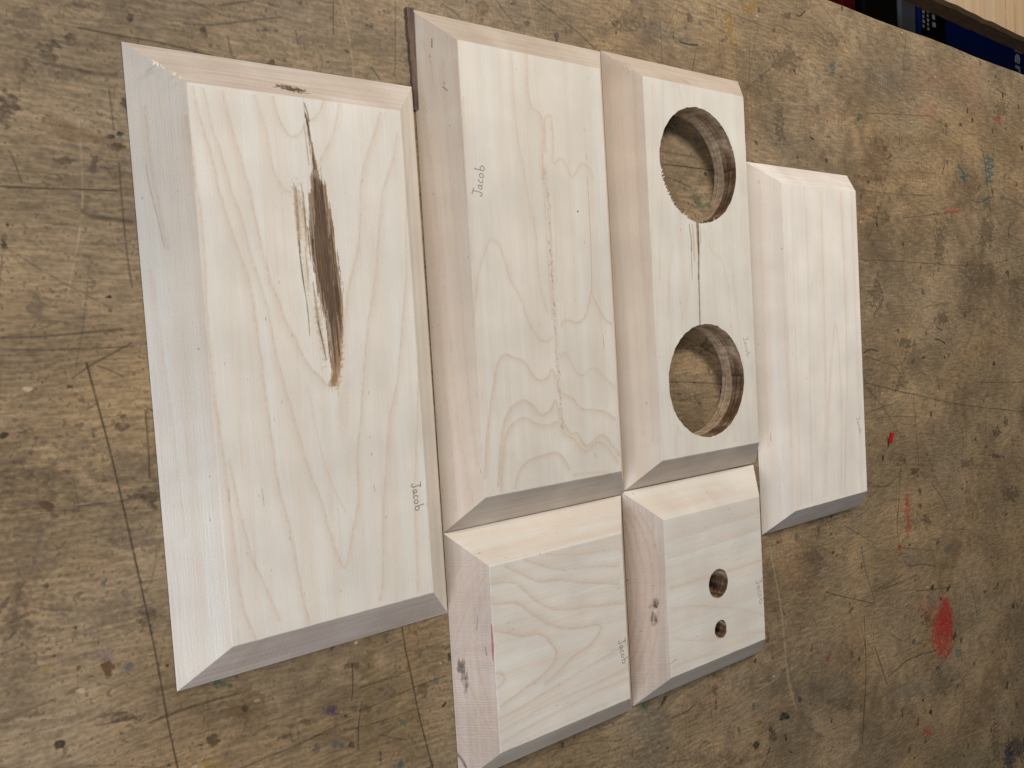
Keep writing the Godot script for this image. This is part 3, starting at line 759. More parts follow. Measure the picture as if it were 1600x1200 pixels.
# growth rings: strength, half width mm, lean, then photograph pixels
var RINGS := {
	1: [
		[0.5, 0.45, 0.8, 300, 134, 312, 185, 332, 250, 345, 310, 375, 400, 392, 455, 404, 540, 419, 650, 433, 750, 451, 820, 468, 907, 483, 975],
		[0.45, 0.45, 0.8, 318, 137, 330, 195, 345, 240, 362, 300, 380, 350, 392, 400, 416, 476, 433, 563, 457, 645, 480, 727, 500, 779, 515, 832, 532, 878, 540, 884, 550, 832, 559, 773, 557, 715, 562, 657, 573, 517, 582, 452, 588, 400, 593, 332, 600, 287, 614, 246, 619, 205],
		[0.5, 0.5, 0.8, 346, 140, 360, 195, 377, 253, 390, 300, 400, 350, 416, 417, 445, 499, 460, 528, 480, 569, 503, 592, 515, 603, 527, 581, 535, 517, 544, 447, 556, 400, 562, 349, 562, 298, 569, 253, 583, 212, 593, 174],
		[0.4, 0.45, 0.8, 397, 147, 415, 205, 425, 260, 442, 294, 456, 300], [0.45, 0.4, -0.7, 528, 160, 521, 205, 507, 236, 494, 260],
		[0.55, 0.4, 0.6, 425, 150, 435, 184, 452, 212, 462, 211, 470, 205, 478, 190, 494, 181, 504, 153],
		[0.45, 0.45, 0.8, 290, 180, 303, 260, 318, 380, 322, 476, 331, 592, 346, 692, 357, 773, 375, 925, 400, 1001], [0.4, 0.4, 0.8, 357, 715, 375, 800, 390, 860, 410, 907, 437, 968],
		[0.45, 0.45, -0.8, 634, 429, 629, 487, 620, 592, 608, 651, 602, 727, 597, 808, 597, 901, 592, 937], [0.4, 0.4, -0.6, 652, 560, 652, 621, 649, 703, 646, 773, 649, 843, 652, 925],
		[0.35, 0.35, -0.6, 640, 230, 634, 330, 634, 429], [0.3, 0.3, 0.2, 480, 600, 500, 700, 520, 760, 540, 800],
		[0.45, 0.5, 0.3, 226, 165, 235, 250, 245, 310, 262, 390], [0.25, 0.5, 0.5, 235, 420, 265, 640, 290, 840],
		[0.35, 0.5, 0.6, 250, 98, 330, 108, 420, 122, 520, 133, 610, 148], [0.4, 0.45, 0.5, 270, 112, 350, 116, 430, 130, 540, 146, 600, 158], [0.3, 0.4, 0.5, 300, 118, 400, 136, 500, 150],
	],
	2: [
		[0.4, 0.4, 0.6, 799, 81, 802, 150, 808, 210, 816, 255, 825, 307, 836, 360, 840, 412, 845, 450, 855, 490], [0.55, 0.45, 0.7, 821, 82, 823, 127, 829, 165, 844, 180, 849, 210, 847, 244, 849, 281],
		[0.5, 0.4, 0.5, 851, 240, 850, 187, 859, 180, 862, 195, 864, 225, 862, 255], [0.5, 0.4, 0.6, 864, 255, 877, 247, 886, 262, 894, 276, 907, 255, 919, 262, 926, 280],
		[0.45, 0.45, -0.6, 739, 512, 742, 475, 747, 430, 754, 405, 765, 375, 780, 386, 791, 420, 796, 437, 811, 464, 822, 497, 837, 524, 852, 535, 864, 527],
		[0.6, 0.4, 0.7, 875, 509, 882, 499, 905, 503, 916, 486, 922, 456, 927, 464, 942, 494, 956, 507],
		[0.6, 0.45, 0.8, 755, 749, 762, 662, 774, 580, 785, 554, 800, 557, 819, 565, 837, 591, 854, 591, 862, 576, 871, 602, 877, 614, 894, 621, 909, 638, 942, 642, 961, 655],
		[0.45, 0.4, 0.6, 875, 557, 884, 550, 897, 576, 909, 586, 927, 574, 950, 595, 961, 604],
		[0.65, 0.5, 0.8, 777, 760, 785, 670, 796, 640, 815, 625, 830, 632, 845, 647, 860, 640, 867, 625, 875, 647, 890, 677, 901, 676, 916, 696, 939, 679, 957, 696, 969, 711],
		[0.55, 0.5, 0.8, 781, 769, 789, 685, 804, 659, 822, 653, 837, 662, 856, 664, 871, 659, 882, 677, 896, 686, 914, 704, 938, 690, 966, 722],
		[0.6, 0.5, 0.7, 804, 764, 811, 734, 830, 717, 849, 711, 867, 706, 879, 715, 890, 734], [0.35, 0.5, 0.7, 894, 742, 920, 738, 955, 738],
		[0.4, 0.35, -0.5, 722, 150, 724, 260, 734, 360, 736, 410], [0.3, 0.4, 0.4, 710, 90, 716, 160, 722, 230],
		[0.4, 0.9, 0.4, 650, 95, 668, 230, 690, 400, 700, 520, 718, 680, 738, 790], [0.45, 0.8, 0.4, 646, 140, 660, 270, 676, 400, 690, 560, 706, 720, 712, 800], [0.35, 0.5, -0.4, 690, 90, 702, 260, 716, 430, 730, 600, 746, 730],
		[0.3, 0.5, 0.3, 660, 60, 680, 140, 690, 260, 702, 400], [0.45, 0.3, 0.2, 846, 262, 851, 320, 855, 400, 859, 450, 862, 500], [0.3, 0.3, 0.2, 866, 300, 868, 380, 868, 450],
	],
	3: [
		[0.3, 0.4, 0.5, 1052, 125, 1064, 150, 1068, 172], [0.22, 0.4, 0.6, 1032, 122, 1036, 200, 1034, 300, 1030, 420, 1026, 520, 1030, 640, 1038, 720], [0.25, 0.4, -0.6, 1018, 130, 1018, 300, 1014, 440, 1012, 540],
		[0.25, 0.4, 0.5, 1100, 360, 1112, 392, 1126, 404, 1136, 440, 1144, 520, 1150, 600], [0.22, 0.4, 0.5, 1138, 380, 1150, 470, 1162, 580, 1172, 690], [0.25, 0.4, -0.5, 1050, 380, 1044, 440, 1042, 500],
		[0.3, 0.4, 0.5, 1052, 712, 1058, 670, 1066, 682], [0.25, 0.4, 0.5, 1130, 690, 1142, 660, 1150, 690], [0.2, 0.4, 0.5, 1080, 400, 1075, 460, 1060, 520],
		[0.3, 0.6, 0.4, 950, 100, 960, 300, 974, 480, 985, 640, 992, 740], [0.3, 0.6, 0.4, 968, 110, 978, 300, 990, 480, 1004, 680], [0.3, 0.5, -0.4, 990, 122, 998, 300, 1010, 500, 1020, 690],
	],
	4: [
		[0.28, 0.5, 0.7, 1282, 300, 1286, 430, 1290, 620, 1287, 777], [0.28, 0.5, -0.7, 1312, 300, 1318, 430, 1322, 590, 1318, 772], [0.25, 0.4, 0.6, 1256, 290, 1262, 420, 1266, 620, 1268, 785], [0.22, 0.4, -0.6, 1236, 290, 1240, 480, 1246, 640, 1250, 790],
		[0.3, 0.6, 0.5, 1290, 775, 1294, 620, 1305, 505, 1314, 620, 1314, 772], [0.2, 0.4, 0.5, 1330, 300, 1336, 480, 1342, 640, 1346, 765], [0.2, 0.4, 0.5, 1228, 300, 1230, 480, 1238, 700], [0.22, 0.5, 0.5, 1186, 280, 1192, 480, 1200, 700],
	],
	5: [
		[0.55, 0.5, -0.8, 788, 884, 812, 896, 840, 908, 872, 906, 912, 910, 968, 912], [0.5, 0.5, -0.8, 766, 912, 800, 910, 820, 924, 840, 940, 868, 952, 920, 948, 974, 942],
		[0.6, 0.5, -0.8, 768, 944, 804, 942, 832, 960, 856, 976, 888, 982, 920, 978, 934, 976, 937, 984, 920, 1008, 896, 1024, 868, 1052, 850, 1066],
		[0.65, 0.5, -0.8, 770, 986, 792, 988, 816, 994, 840, 990, 856, 1000, 868, 1020, 860, 1040, 840, 1060, 812, 1080, 780, 1104], [0.65, 0.4, -0.5, 773, 1052, 782, 1052, 787, 1060, 782, 1070, 775, 1074],
		[0.45, 0.5, 0.7, 778, 1124, 840, 1088, 900, 1052, 960, 1016, 982, 1000], [0.45, 0.5, 0.7, 780, 1144, 848, 1104, 920, 1072, 984, 1040], [0.4, 0.5, 0.7, 782, 1160, 860, 1116, 940, 1076, 986, 1056],
		[0.45, 0.5, -0.7, 816, 874, 848, 884, 880, 890, 920, 886, 968, 884], [0.3, 0.5, -0.6, 850, 866, 900, 866, 969, 858], [0.35, 0.5, 0.7, 784, 1174, 870, 1132, 950, 1098], [0.3, 0.4, 0.7, 780, 1134, 830, 1106, 880, 1080],
		[0.95, 0.5, 0.4, 704, 910, 722, 880, 745, 872], [0.95, 0.6, 0.5, 706, 960, 722, 915, 748, 880], [0.95, 0.6, 0.5, 708, 1010, 728, 950, 756, 900], [0.95, 0.5, 0.5, 712, 1060, 732, 1000, 752, 960, 764, 930], [0.95, 0.6, -0.5, 704, 1080, 725, 1110, 750, 1150, 774, 1172],
		[0.95, 0.6, -0.5, 716, 1030, 736, 1080, 760, 1130, 776, 1150], [0.95, 0.5, -0.5, 740, 1000, 748, 1050, 766, 1110], [0.95, 0.5, 0.5, 706, 1130, 726, 1160, 745, 1185],
	],
	6: [
		[0.35, 0.5, -0.7, 1042, 872, 1103, 854, 1189, 825], [0.35, 0.5, -0.7, 1046, 919, 1110, 901, 1189, 876], [0.3, 0.5, -0.7, 1050, 997, 1082, 1001, 1121, 999, 1161, 990, 1193, 987], [0.25, 0.5, -0.6, 1040, 845, 1100, 828, 1188, 800],
		[0.3, 0.5, 0.6, 1046, 950, 1090, 946, 1150, 950, 1194, 960], [0.25, 0.5, 0.6, 1052, 1040, 1110, 1022, 1190, 1008],
		[1.25, 0.8, 0.4, 976, 793, 988, 822, 996, 850, 1007, 901, 1007, 958, 996, 1008, 986, 1035], [1.25, 0.8, 0.4, 974, 812, 986, 860, 994, 914, 992, 968, 984, 1005], [1.25, 0.7, 0.4, 974, 840, 982, 890, 986, 940, 982, 980],
		[1.25, 0.7, 0.5, 982, 792, 1004, 832, 1018, 880, 1020, 930, 1012, 990, 996, 1050], [0.95, 0.6, 0.5, 1000, 800, 1020, 840, 1030, 890, 1030, 950, 1020, 1020, 1004, 1070], [0.5, 0.4, 0.2, 978, 830, 988, 872, 1000, 905],
	],
}
# dark marks in the wood: colour, strength, half width mm, taper, then photograph pixels
var FLECKS := {
	1: [[Color(0.36, 0.27, 0.19), 0.95, 0.5, 0.2, 474, 160, 479, 175, 482, 190], [Color(0.30, 0.22, 0.15), 0.45, 0.45, 0.5, 480, 185, 484, 212, 489, 245, 493, 274], [Color(0.50, 0.40, 0.30), 0.7, 0.4, 0.4, 474, 195, 478, 225, 482, 258],
		[Color(0.42, 0.34, 0.33), 0.6, 0.3, 0.6, 357, 764, 357, 782], [Color(0.45, 0.37, 0.33), 0.5, 0.3, 0.6, 408, 760, 412, 790], [Color(0.4, 0.34, 0.3), 0.5, 0.25, 0.5, 583, 755, 585, 768], [Color(0.4, 0.35, 0.32), 0.35, 0.3, 0.5, 227, 255, 233, 290, 243, 330, 256, 385]],
	2: [[Color(0.35, 0.3, 0.28), 0.6, 0.25, 0.5, 911, 200, 915, 205], [Color(0.35, 0.3, 0.28), 0.6, 0.25, 0.5, 914, 240, 917, 250], [Color(0.45, 0.38, 0.34), 0.6, 0.2, 0.3, 917, 275, 920, 330, 923, 400, 924, 456], [Color(0.35, 0.3, 0.28), 0.6, 0.25, 0.5, 941, 520, 943, 545],
		[Color(0.35, 0.3, 0.28), 0.7, 0.3, 0.5, 928, 706, 930, 714], [Color(0.2, 0.18, 0.17), 0.8, 0.3, 0.4, 674, 60, 674, 74], [Color(0.25, 0.2, 0.2), 0.7, 0.4, 0.4, 691, 135, 699, 142]],
	3: [[Color(0.38, 0.28, 0.20), 0.85, 1.9, 0.5, 1087, 340, 1089, 362, 1091, 398], [Color(0.34, 0.25, 0.175), 0.88, 1.2, 0.0, 1090, 345, 1091, 385, 1091, 418, 1091, 437], [Color(0.36, 0.27, 0.19), 0.92, 0.85, 0.1, 1091, 430, 1092, 467, 1093, 508], [Color(0.48, 0.38, 0.28), 0.8, 0.8, 0.2, 1076, 350, 1079, 372, 1080, 392], [Color(0.48, 0.38, 0.28), 0.7, 0.6, 0.6, 1079, 385, 1081, 438],
		[Color(0.62, 0.53, 0.42), 0.5, 1.6, 0.5, 1081, 350, 1083, 380, 1084, 410], [Color(0.55, 0.43, 0.36), 0.6, 0.7, 0.5, 1094, 354, 1094, 382], [Color(0.3, 0.23, 0.19), 0.85, 0.6, 0.5, 1062, 122, 1070, 127, 1078, 131], [Color(0.4, 0.32, 0.3), 0.5, 0.3, 0.5, 942, 526, 943, 545]],
	4: [[Color(0.5, 0.4, 0.36), 0.6, 0.3, 0.5, 1203, 676, 1204, 690]],
	5: [[Color(0.55, 0.10, 0.09), 0.85, 0.7, 0.7, 767, 975, 769, 1005, 770, 1032], [Color(0.24, 0.19, 0.17), 0.9, 1.3, 0.7, 706, 1160, 714, 1178, 728, 1200, 734, 1208], [Color(0.3, 0.24, 0.24), 0.7, 0.35, 0.6, 757, 1010, 760, 1024], [Color(0.3, 0.22, 0.2), 0.6, 0.3, 0.6, 746, 960, 744, 985]],
	6: [[Color(0.42, 0.29, 0.22), 0.6, 0.5, 0.6, 1044, 1037, 1057, 1029], [Color(0.12, 0.1, 0.1), 0.8, 0.5, 0.3, 979, 905, 980, 908]],
}
# dark knots cut through by the near mitres of the end panels: photograph pixels, half width, half height, streaks, strength
var KNOTS := {
	5: [[719, 1040, 6, 12, 26, 1.0], [725, 1062, 5, 16, 14, 0.8], [728, 1077, 3, 8, 6, 0.8]],
	6: [[1024, 941, 4, 9, 16, 1.0], [1019, 946, 6, 6, 12, 0.9], [1022, 964, 5, 14, 14, 0.7]],
}
# the pencilled name: where it starts, where it ends, photograph pixels, and whether it reads down the picture
var NAMES := {1: [641, 757, 648, 800], 2: [753, 306, 757, 258], 3: [1160, 529, 1166, 559], 4: [1337, 654, 1342, 679], 5: [965, 1003, 972, 1039], 6: [1180, 909, 1186, 946]}
const LETTERS := [
	[-0.03, 0.40, 0.17, 0.36], [0.09, 0.37, 0.10, 0.12, 0.07, 0.02, 0.0, 0.03, -0.02, 0.09],
	[0.30, 0.18, 0.24, 0.18, 0.20, 0.10, 0.24, 0.03, 0.30, 0.10, 0.31, 0.18, 0.32, 0.05, 0.37, 0.03], [0.51, 0.17, 0.45, 0.19, 0.41, 0.11, 0.44, 0.03, 0.52, 0.05],
	[0.64, 0.18, 0.58, 0.15, 0.58, 0.05, 0.65, 0.02, 0.70, 0.09, 0.68, 0.16, 0.63, 0.18], [0.79, 0.40, 0.80, 0.20, 0.80, 0.03], [0.80, 0.14, 0.88, 0.18, 0.95, 0.10, 0.90, 0.02, 0.81, 0.04],
]

func build_panel(k: int) -> void:
	var b: Array = P[k]
	var w: float = b[3]
	var l: float = b[4]
	var iu: float = b[5]
	var iv: float = b[6]
	var look: Dictionary = LOOK[k]
	var m := panel_material(k)
	var root := Node3D.new()
	root.name = look.name + ("" if not has_node(NodePath(look.name)) else "_%03d" % [1 if not has_node(NodePath(look.name + "_001")) else 2])
	root.set_meta("label", look.label)
	root.set_meta("category", "wood panel")
	root.set_meta("group", "mitred panels of one small box")
	add_child(root)
	var ca := cos(b[2])
	var sa := sin(b[2])
	root.position = Vector3(b[0] + ca * w / 2 - sa * l / 2, 0.0003, b[1] + sa * w / 2 + ca * l / 2)
	root.rotation.y = -b[2]
	# outlines, each side cut fine so that the arrises waver a little
	var n_u := 24
	var n_v := 40 if l > 0.2 else 24
	var foot := PackedVector2Array()
	var brow := PackedVector2Array()
	var side := PackedInt32Array()
	var fo := [Vector2(0, 0), Vector2(w, 0), Vector2(w, l), Vector2(0, l)]
	var br := [Vector2(iu, iv), Vector2(w - T, iv), Vector2(w - T, l - iv), Vector2(iu, l - iv)]
	var jit := FastNoiseLite.new()
	jit.seed = 300 + k
	jit.frequency = 0.11
	for s in 4:
		var n := n_u if s % 2 == 0 else n_v
		for i in n:
			var f := float(i) / n
			var p: Vector2 = br[s].lerp(br[(s + 1) % 4], f)
			var nrm: Vector2 = (br[(s + 1) % 4] - br[s]).normalized().orthogonal()
			if i > 0: p += nrm * jit.get_noise_2d(i * 7.0, s * 57.0) * 0.00022
			foot.append(fo[s].lerp(fo[(s + 1) % 4], f))
			brow.append(p)
			side.append(s)
	var off := Vector2(w / 2, l / 2)
	var v3 := func(p: Vector2, h: float) -> Vector3: return Vector3(p.x - off.x, h, p.y - off.y)
	var uv := func(p: Vector2) -> Vector2: return Vector2(p.x / w, p.y / l)
	var N := foot.size()
	var eps := 0.00035
	var mid := Vector2(w / 2, l / 2)
	var names := ["mitred_edge", "mitred_edge", "mitred_edge", "mitred_edge"]
	var crown := PackedVector2Array()      # the flat face starts just inside the softened arris
	for i in N:
		var q := brow[i]
		crown.append(Vector2(clampf(q.x, iu + eps, w - T - eps) if side[i] % 2 == 0 and (i == 0 or side[i - 1] == side[i]) else q.x + (eps if q.x < mid.x else -eps), 0))
	for i in N:
		var q := brow[i]
		var s := side[i]
		var corner := side[(i + N - 1) % N] != s
		var d := Vector2.ZERO
		if corner: d = Vector2(eps if q.x < mid.x else -eps, eps if q.y < mid.y else -eps)
		elif s == 0: d.y = eps
		elif s == 1: d.x = -eps
		elif s == 2: d.y = -eps
		else: d.x = eps
		crown[i] = q + d
	for s in 4:
		var st := begin()
		var o_dir := Vector3([0, 1, 0, -1][s], 1, [-1, 0, 1, 0][s])
		for i in N:
			if side[i] != s: continue
			var j := (i + 1) % N
			var h1 := T - eps * 0.7
			tri(st, v3.call(foot[i], 0), v3.call(foot[j], 0), v3.call(brow[j], h1), o_dir, uv.call(foot[i]), uv.call(foot[j]), uv.call(brow[j]))
			tri(st, v3.call(foot[i], 0), v3.call(brow[j], h1), v3.call(brow[i], h1), o_dir, uv.call(foot[i]), uv.call(brow[j]), uv.call(brow[i]))
			tri(st, v3.call(brow[i], h1), v3.call(brow[j], h1), v3.call(crown[j], T), o_dir + Vector3.UP, uv.call(brow[i]), uv.call(brow[j]), uv.call(crown[j]))
			tri(st, v3.call(brow[i], h1), v3.call(crown[j], T), v3.call(crown[i], T), o_dir + Vector3.UP, uv.call(brow[i]), uv.call(crown[j]), uv.call(crown[i]))
		part(st, names[s], m, root)
	# flat face, cut round holes and flaws: strips meet on a line through each cut-out
	var cuts: Array[PackedVector2Array] = []
	var rows: Array[float] = []
	var holes := []      # centre, radius, kind
	if k == 3: holes = [[Vector2(0.0713, 0.0741), 0.0403, 0], [Vector2(0.0693, 0.2256), 0.0403, 0]]
	if k == 6: holes = [[Vector2(0.0728, 0.0752), 0.01055, 1], [Vector2(0.0729, 0.1087), 0.0065, 2]]
	var rims: Array[PackedVector2Array] = []
	for h: Array in holes:
		var ring := PackedVector2Array()
		var n := 96 if h[2] == 0 else 40
		for i in n:
			var a := TAU * i / n
			var r: float = h[1] + jit.get_noise_2d(cos(a) * 60.0 + h[0].x * 900.0, sin(a) * 60.0 + h[0].y * 900.0) * (0.0005 if h[2] == 0 else 0.0004)
			if h[2] == 0: r += jit.get_noise_2d(i * 9.0, 400.0 + h[0].y * 1000.0) * 0.0005
			if h[2] == 2 and absf(a - 0.9) < 0.5: r += 0.0009
			ring.append(h[0] + Vector2(cos(a), sin(a)) * r)
		cuts.append(ring)
		rims.append(ring)
		rows.append(h[0].y)
	var pocket := PackedVector2Array()
	if k == 1:
		for q in px_list([493, 272, 502, 280, 509, 298, 514, 320, 520, 356, 524, 385, 528, 415, 532, 440, 535.5, 476, 534, 510, 531, 540, 527, 575, 522, 604, 514, 602, 512, 570, 505, 545, 497, 515, 489, 490, 481, 470, 475, 440, 469, 410, 465, 370, 461, 325, 459, 285, 468, 284, 478, 284]): pocket.append(panel_uv(1, q))
		cuts.append(pocket)
		rows.append(panel_uv(1, Vector2(500, 400)).y)
	rows.append(0.0)
	rows.append(l)
	rows.sort()
	var st := begin()
	for i in rows.size() - 1:
		var strip := PackedVector2Array([Vector2(-0.01, rows[i]), Vector2(w + 0.01, rows[i]), Vector2(w + 0.01, rows[i + 1]), Vector2(-0.01, rows[i + 1])])
		for piece: PackedVector2Array in Geometry2D.intersect_polygons(crown, strip):
			var left: Array[PackedVector2Array] = [piece]
			for cut in cuts:
				var next: Array[PackedVector2Array] = []
				for q in left:
					for r: PackedVector2Array in Geometry2D.clip_polygons(q, cut): next.append(r)
				left = next
			for q in left: fill(st, q, v3, uv, T, Vector3.UP)
	part(st, "front_face", m, root)
	if k == 1:
		st = begin()
		fill(st, pocket, v3, uv, T, Vector3.UP)
		var pk := part(st, "bark_pocket", pocket_material(m), root)
		pk.set_meta("label", "dark brown lens-shaped bark flaw")
	# underside
	st = begin()
	for i in rows.size() - 1:
		var strip := PackedVector2Array([Vector2(-0.01, rows[i]), Vector2(w + 0.01, rows[i]), Vector2(w + 0.01, rows[i + 1]), Vector2(-0.01, rows[i + 1])])
		for piece: PackedVector2Array in Geometry2D.intersect_polygons(foot, strip):
			var left: Array[PackedVector2Array] = [piece]
			for cut in rims:
				var next: Array[PackedVector2Array] = []
				for q in left:
					for r: PackedVector2Array in Geometry2D.clip_polygons(q, cut): next.append(r)
				left = next
			for q in left: fill(st, q, v3, uv, 0.0, Vector3.DOWN)
	part(st, "back_face", m, root)
	for i in holes.size(): hole_wall(root, holes[i], rims[i], v3, k)
	if k == 2: rough_edge(root, v3)
	if k == 3: torn_fibres(root, v3, holes[0])
	if k == 1: chipped_arris(root, v3, Vector2(0.006, 0.0055), br[0], 14)
	if k == 3: chipped_arris(root, v3, Vector2(0.003, 0.003), br[0] * 0.9, 12)

func fill(st: SurfaceTool, poly: PackedVector2Array, v3: Callable, uv: Callable, h: float, dir: Vector3) -> void:
	var ix := Geometry2D.triangulate_polygon(poly)
	for i in range(0, ix.size(), 3):
		tri(st, v3.call(poly[ix[i]], h), v3.call(poly[ix[i + 1]], h), v3.call(poly[ix[i + 2]], h), dir, uv.call(poly[ix[i]]), uv.call(poly[ix[i + 1]]), uv.call(poly[ix[i + 2]]))

func hole_wall(root: Node3D, h: Array, ring: PackedVector2Array, v3: Callable, k: int) -> void:
	var n := ring.size()
	var c: Vector2 = h[0]
	var prof := []           # height, inset
	if h[2] == 0: prof = [[T, 0.0], [0.0178, 0.0004], [0.0140, 0.0005], [0.0115, 0.0004], [0.0090, 0.0004], [0.0088, 0.0012], [0.0, 0.0013]]
	elif h[2] == 1: prof = [[T, 0.0], [0.0185, 0.0002], [0.0085, 0.0003], [0.0080, 0.0030], [0.0, 0.0032]]
	else: prof = [[T, 0.0], [0.0185, 0.0003], [0.0, 0.0004]]
	var st := begin()
	for i in n:
		var j := (i + 1) % n
		for p in prof.size() - 1:
			var da := (ring[i] - c).normalized()
			var db := (ring[j] - c).normalized()
			var r0: float = h[1]
			# the saw's line runs truer with depth than the torn rim
			var a0 := ring[i] - da * float(prof[p][1]) if p == 0 else c + da * (r0 - float(prof[p][1]))
			var b0 := ring[j] - db * float(prof[p][1]) if p == 0 else c + db * (r0 - float(prof[p][1]))
			var a1 := c + da * (r0 - float(prof[p + 1][1]))
			var b1 := c + db * (r0 - float(prof[p + 1][1]))
			var ua := Vector2(float(i) / n, 1.0 - prof[p][0] / T)
			var ub := Vector2(float(i + 1) / n, 1.0 - prof[p][0] / T)
			var ua1 := Vector2(float(i) / n, 1.0 - prof[p + 1][0] / T)
			var ub1 := Vector2(float(i + 1) / n, 1.0 - prof[p + 1][0] / T)
			var dir := Vector3(-da.x, 0.3, -da.y)
			var y0: float = prof[p][0]
			var y1: float = prof[p + 1][0]
			tri(st, v3.call(a0, y0), v3.call(b0, y0), v3.call(b1, y1), dir, ua, ub, ub1)
			tri(st, v3.call(a0, y0), v3.call(b1, y1), v3.call(a1, y1), dir, ua, ub1, ua1)
	var o := part(st, "hole_wall", bore_material(h[2], k), root)
	o.set_meta("label", ["scorched wall of the large sawn hole", "wall of the counterbored drill hole", "wall of the smaller drill hole"][h[2]])

var bores := {}
func bore_material(kind: int, k: int) -> StandardMaterial3D:
	if bores.has(mini(kind, 1)): return bores[mini(kind, 1)]
	var W := 512
	var H := 96
	var cv := Canvas.new(W, H, tile, tile_fine)
	var rings := noise_bytes(12, 96, 0.14, 3, 61, Vector2i(W, H))
	var fib := noise_bytes(W, 20, 0.12, 3, 62, Vector2i(W, H))
	var big := noise_bytes(W, 12, 0.012, 3, 63, Vector2i(W, H))
	var c := cv.c
	for y in H:
		for x in W:
			var i := y * W + x
			var s := (rings[i] - 128) * 0.0030 + (fib[i] - 128) * 0.0016
			var burn := clampf(0.45 + (big[i] - 128) * 0.006 + (rings[i] - 128) * 0.006, 0.0, 1.0)
			if kind == 0: burn = burn * 0.25 if y > 51 else minf(1.0, burn * 1.2)
			if kind > 0: burn = minf(1.0, burn * 1.3)
			var base := Color(0.72, 0.64, 0.54)
			var r := lerpf(base.r, 0.32, burn) * (1.0 + s)
			var g := lerpf(base.g, 0.225, burn) * (1.0 + s)
			var b := lerpf(base.b, 0.15, burn) * (1.0 + s)
			c[i * 3] = r
			c[i * 3 + 1] = g
			c[i * 3 + 2] = b
	var m := StandardMaterial3D.new()
	m.albedo_texture = ImageTexture.create_from_image(cv.image())
	m.roughness = 0.75
	bores[mini(kind, 1)] = m
	return m

# sliver of the plank's old sawn edge left along the foot of the near mitre
func rough_edge(root: Node3D, v3: Callable) -> void:
	var st := begin()
	var n := 24
	var len := 0.056
	for i in n:
		var q: Array[Vector3] = []
		for f: float in [float(i) / n, float(i + 1) / n]:
			var g := 1.0 - f * 0.62
			var wob := 0.00025 * sin(f * 61.0) + 0.0002 * sin(f * 23.0)
			q.append(v3.call(Vector2(-0.0031 * g + wob, f * len), 0.0))
			q.append(v3.call(Vector2(-0.0026 * g + wob, f * len), 0.0016 * g))
			q.append(v3.call(Vector2(0.0012, f * len + 0.0001), 0.0022 * g + 0.0006))
		for a in 2:
			tri(st, q[a], q[a + 1], q[a + 4], Vector3(-1, 0.6, 0))
			tri(st, q[a], q[a + 4], q[a + 3], Vector3(-1, 0.6, 0))
		if i == 0: tri(st, q[0], q[1], q[2], Vector3(0, 0, -1))
	var m := StandardMaterial3D.new()
	m.albedo_texture = stripe_texture(Color(0.30, 0.235, 0.205), Color(0.48, 0.395, 0.345), 71)
	m.uv1_triplanar = true
	m.uv1_scale = Vector3(160, 160, 12)
	m.roughness = 0.85
	var o := part(st, "rough_edge", m, root)
	o.set_meta("label", "dark brown sliver of old sawn edge")

func blade(st: SurfaceTool, a: Vector3, dir: Vector3, len: float, width: float, curl: float) -> void:
	var side := dir.cross(Vector3.UP).normalized() * width
	var p := [a, a + dir * len * 0.5 + Vector3.UP * curl * 0.5, a + dir * len + Vector3.UP * curl]
	var wd := [1.0, 0.75, 0.1]
	var th := Vector3.UP * width * 0.35
	for i in 2:
		var l0: Vector3 = p[i] - side * wd[i]
		var r0: Vector3 = p[i] + side * wd[i]
		var l1: Vector3 = p[i + 1] - side * wd[i + 1]
		var r1: Vector3 = p[i + 1] + side * wd[i + 1]
		var m0: Vector3 = p[i] + th
		var m1: Vector3 = p[i + 1] + th
		tri(st, l0, m0, m1, -side + Vector3.UP * width)
		tri(st, l0, m1, l1, -side + Vector3.UP * width)
		tri(st, m0, r0, r1, side + Vector3.UP * width)
		tri(st, m0, r1, m1, side + Vector3.UP * width)
		tri(st, l0, r0, r1, Vector3.DOWN)
		tri(st, l0, r1, l1, Vector3.DOWN)

var fluff: StandardMaterial3D
func fluff_material() -> StandardMaterial3D:
	if fluff == null:
		fluff = flat(Color(0.93, 0.915, 0.89), 0.7)
	return fluff

func torn_fibres(root: Node3D, v3: Callable, h: Array) -> void:
	var st := begin()
	for i in 110:
		var a := deg_to_rad(rng.randf_range(108, 176))
		if i > 94: a = deg_to_rad(rng.randf_range(60, 92))
		if i > 100: a = deg_to_rad(rng.randf_range(280, 345))
		var c: Vector2 = h[0] + Vector2(cos(a), sin(a)) * (h[1] + rng.randf_range(-0.0002, 0.0006))
		var t := a + PI + rng.randf_range(-1.1, 1.1)
		var len := rng.randf_range(0.0006, 0.0027) if i <= 100 else rng.randf_range(0.0005, 0.0012)
		blade(st, v3.call(c, T - rng.randf_range(0.0, 0.0008)), Vector3(cos(t), 0, sin(t)), len, rng.randf_range(0.0002, 0.0005), rng.randf_range(-0.0008, 0.0012))
	var o := part(st, "torn_fibres", fluff_material(), root)
	o.set_meta("kind", "stuff")
	o.set_meta("label", "white torn wood fibres on the rim of the hole")

func chipped_arris(root: Node3D, v3: Callable, a: Vector2, b: Vector2, n: int) -> void:
	var st := begin()
	for i in n:
		var f := rng.randf_range(0.15, 1.0)
		var p := a.lerp(b, f)
		var t := rng.randf_range(-2.6, -0.4) + PI
		var y := T * p.x / 0.020
		blade(st, v3.call(p + Vector2(rng.randf_range(-0.0006, 0.0006), 0), minf(y, T) + 0.0001), Vector3(cos(t), 0.2, sin(t)).normalized(), rng.randf_range(0.0008, 0.0024), rng.randf_range(0.00015, 0.0004), rng.randf_range(0.0, 0.0006))
	var o := part(st, "splintered_arris", fluff_material(), root)
	o.set_meta("kind", "stuff")

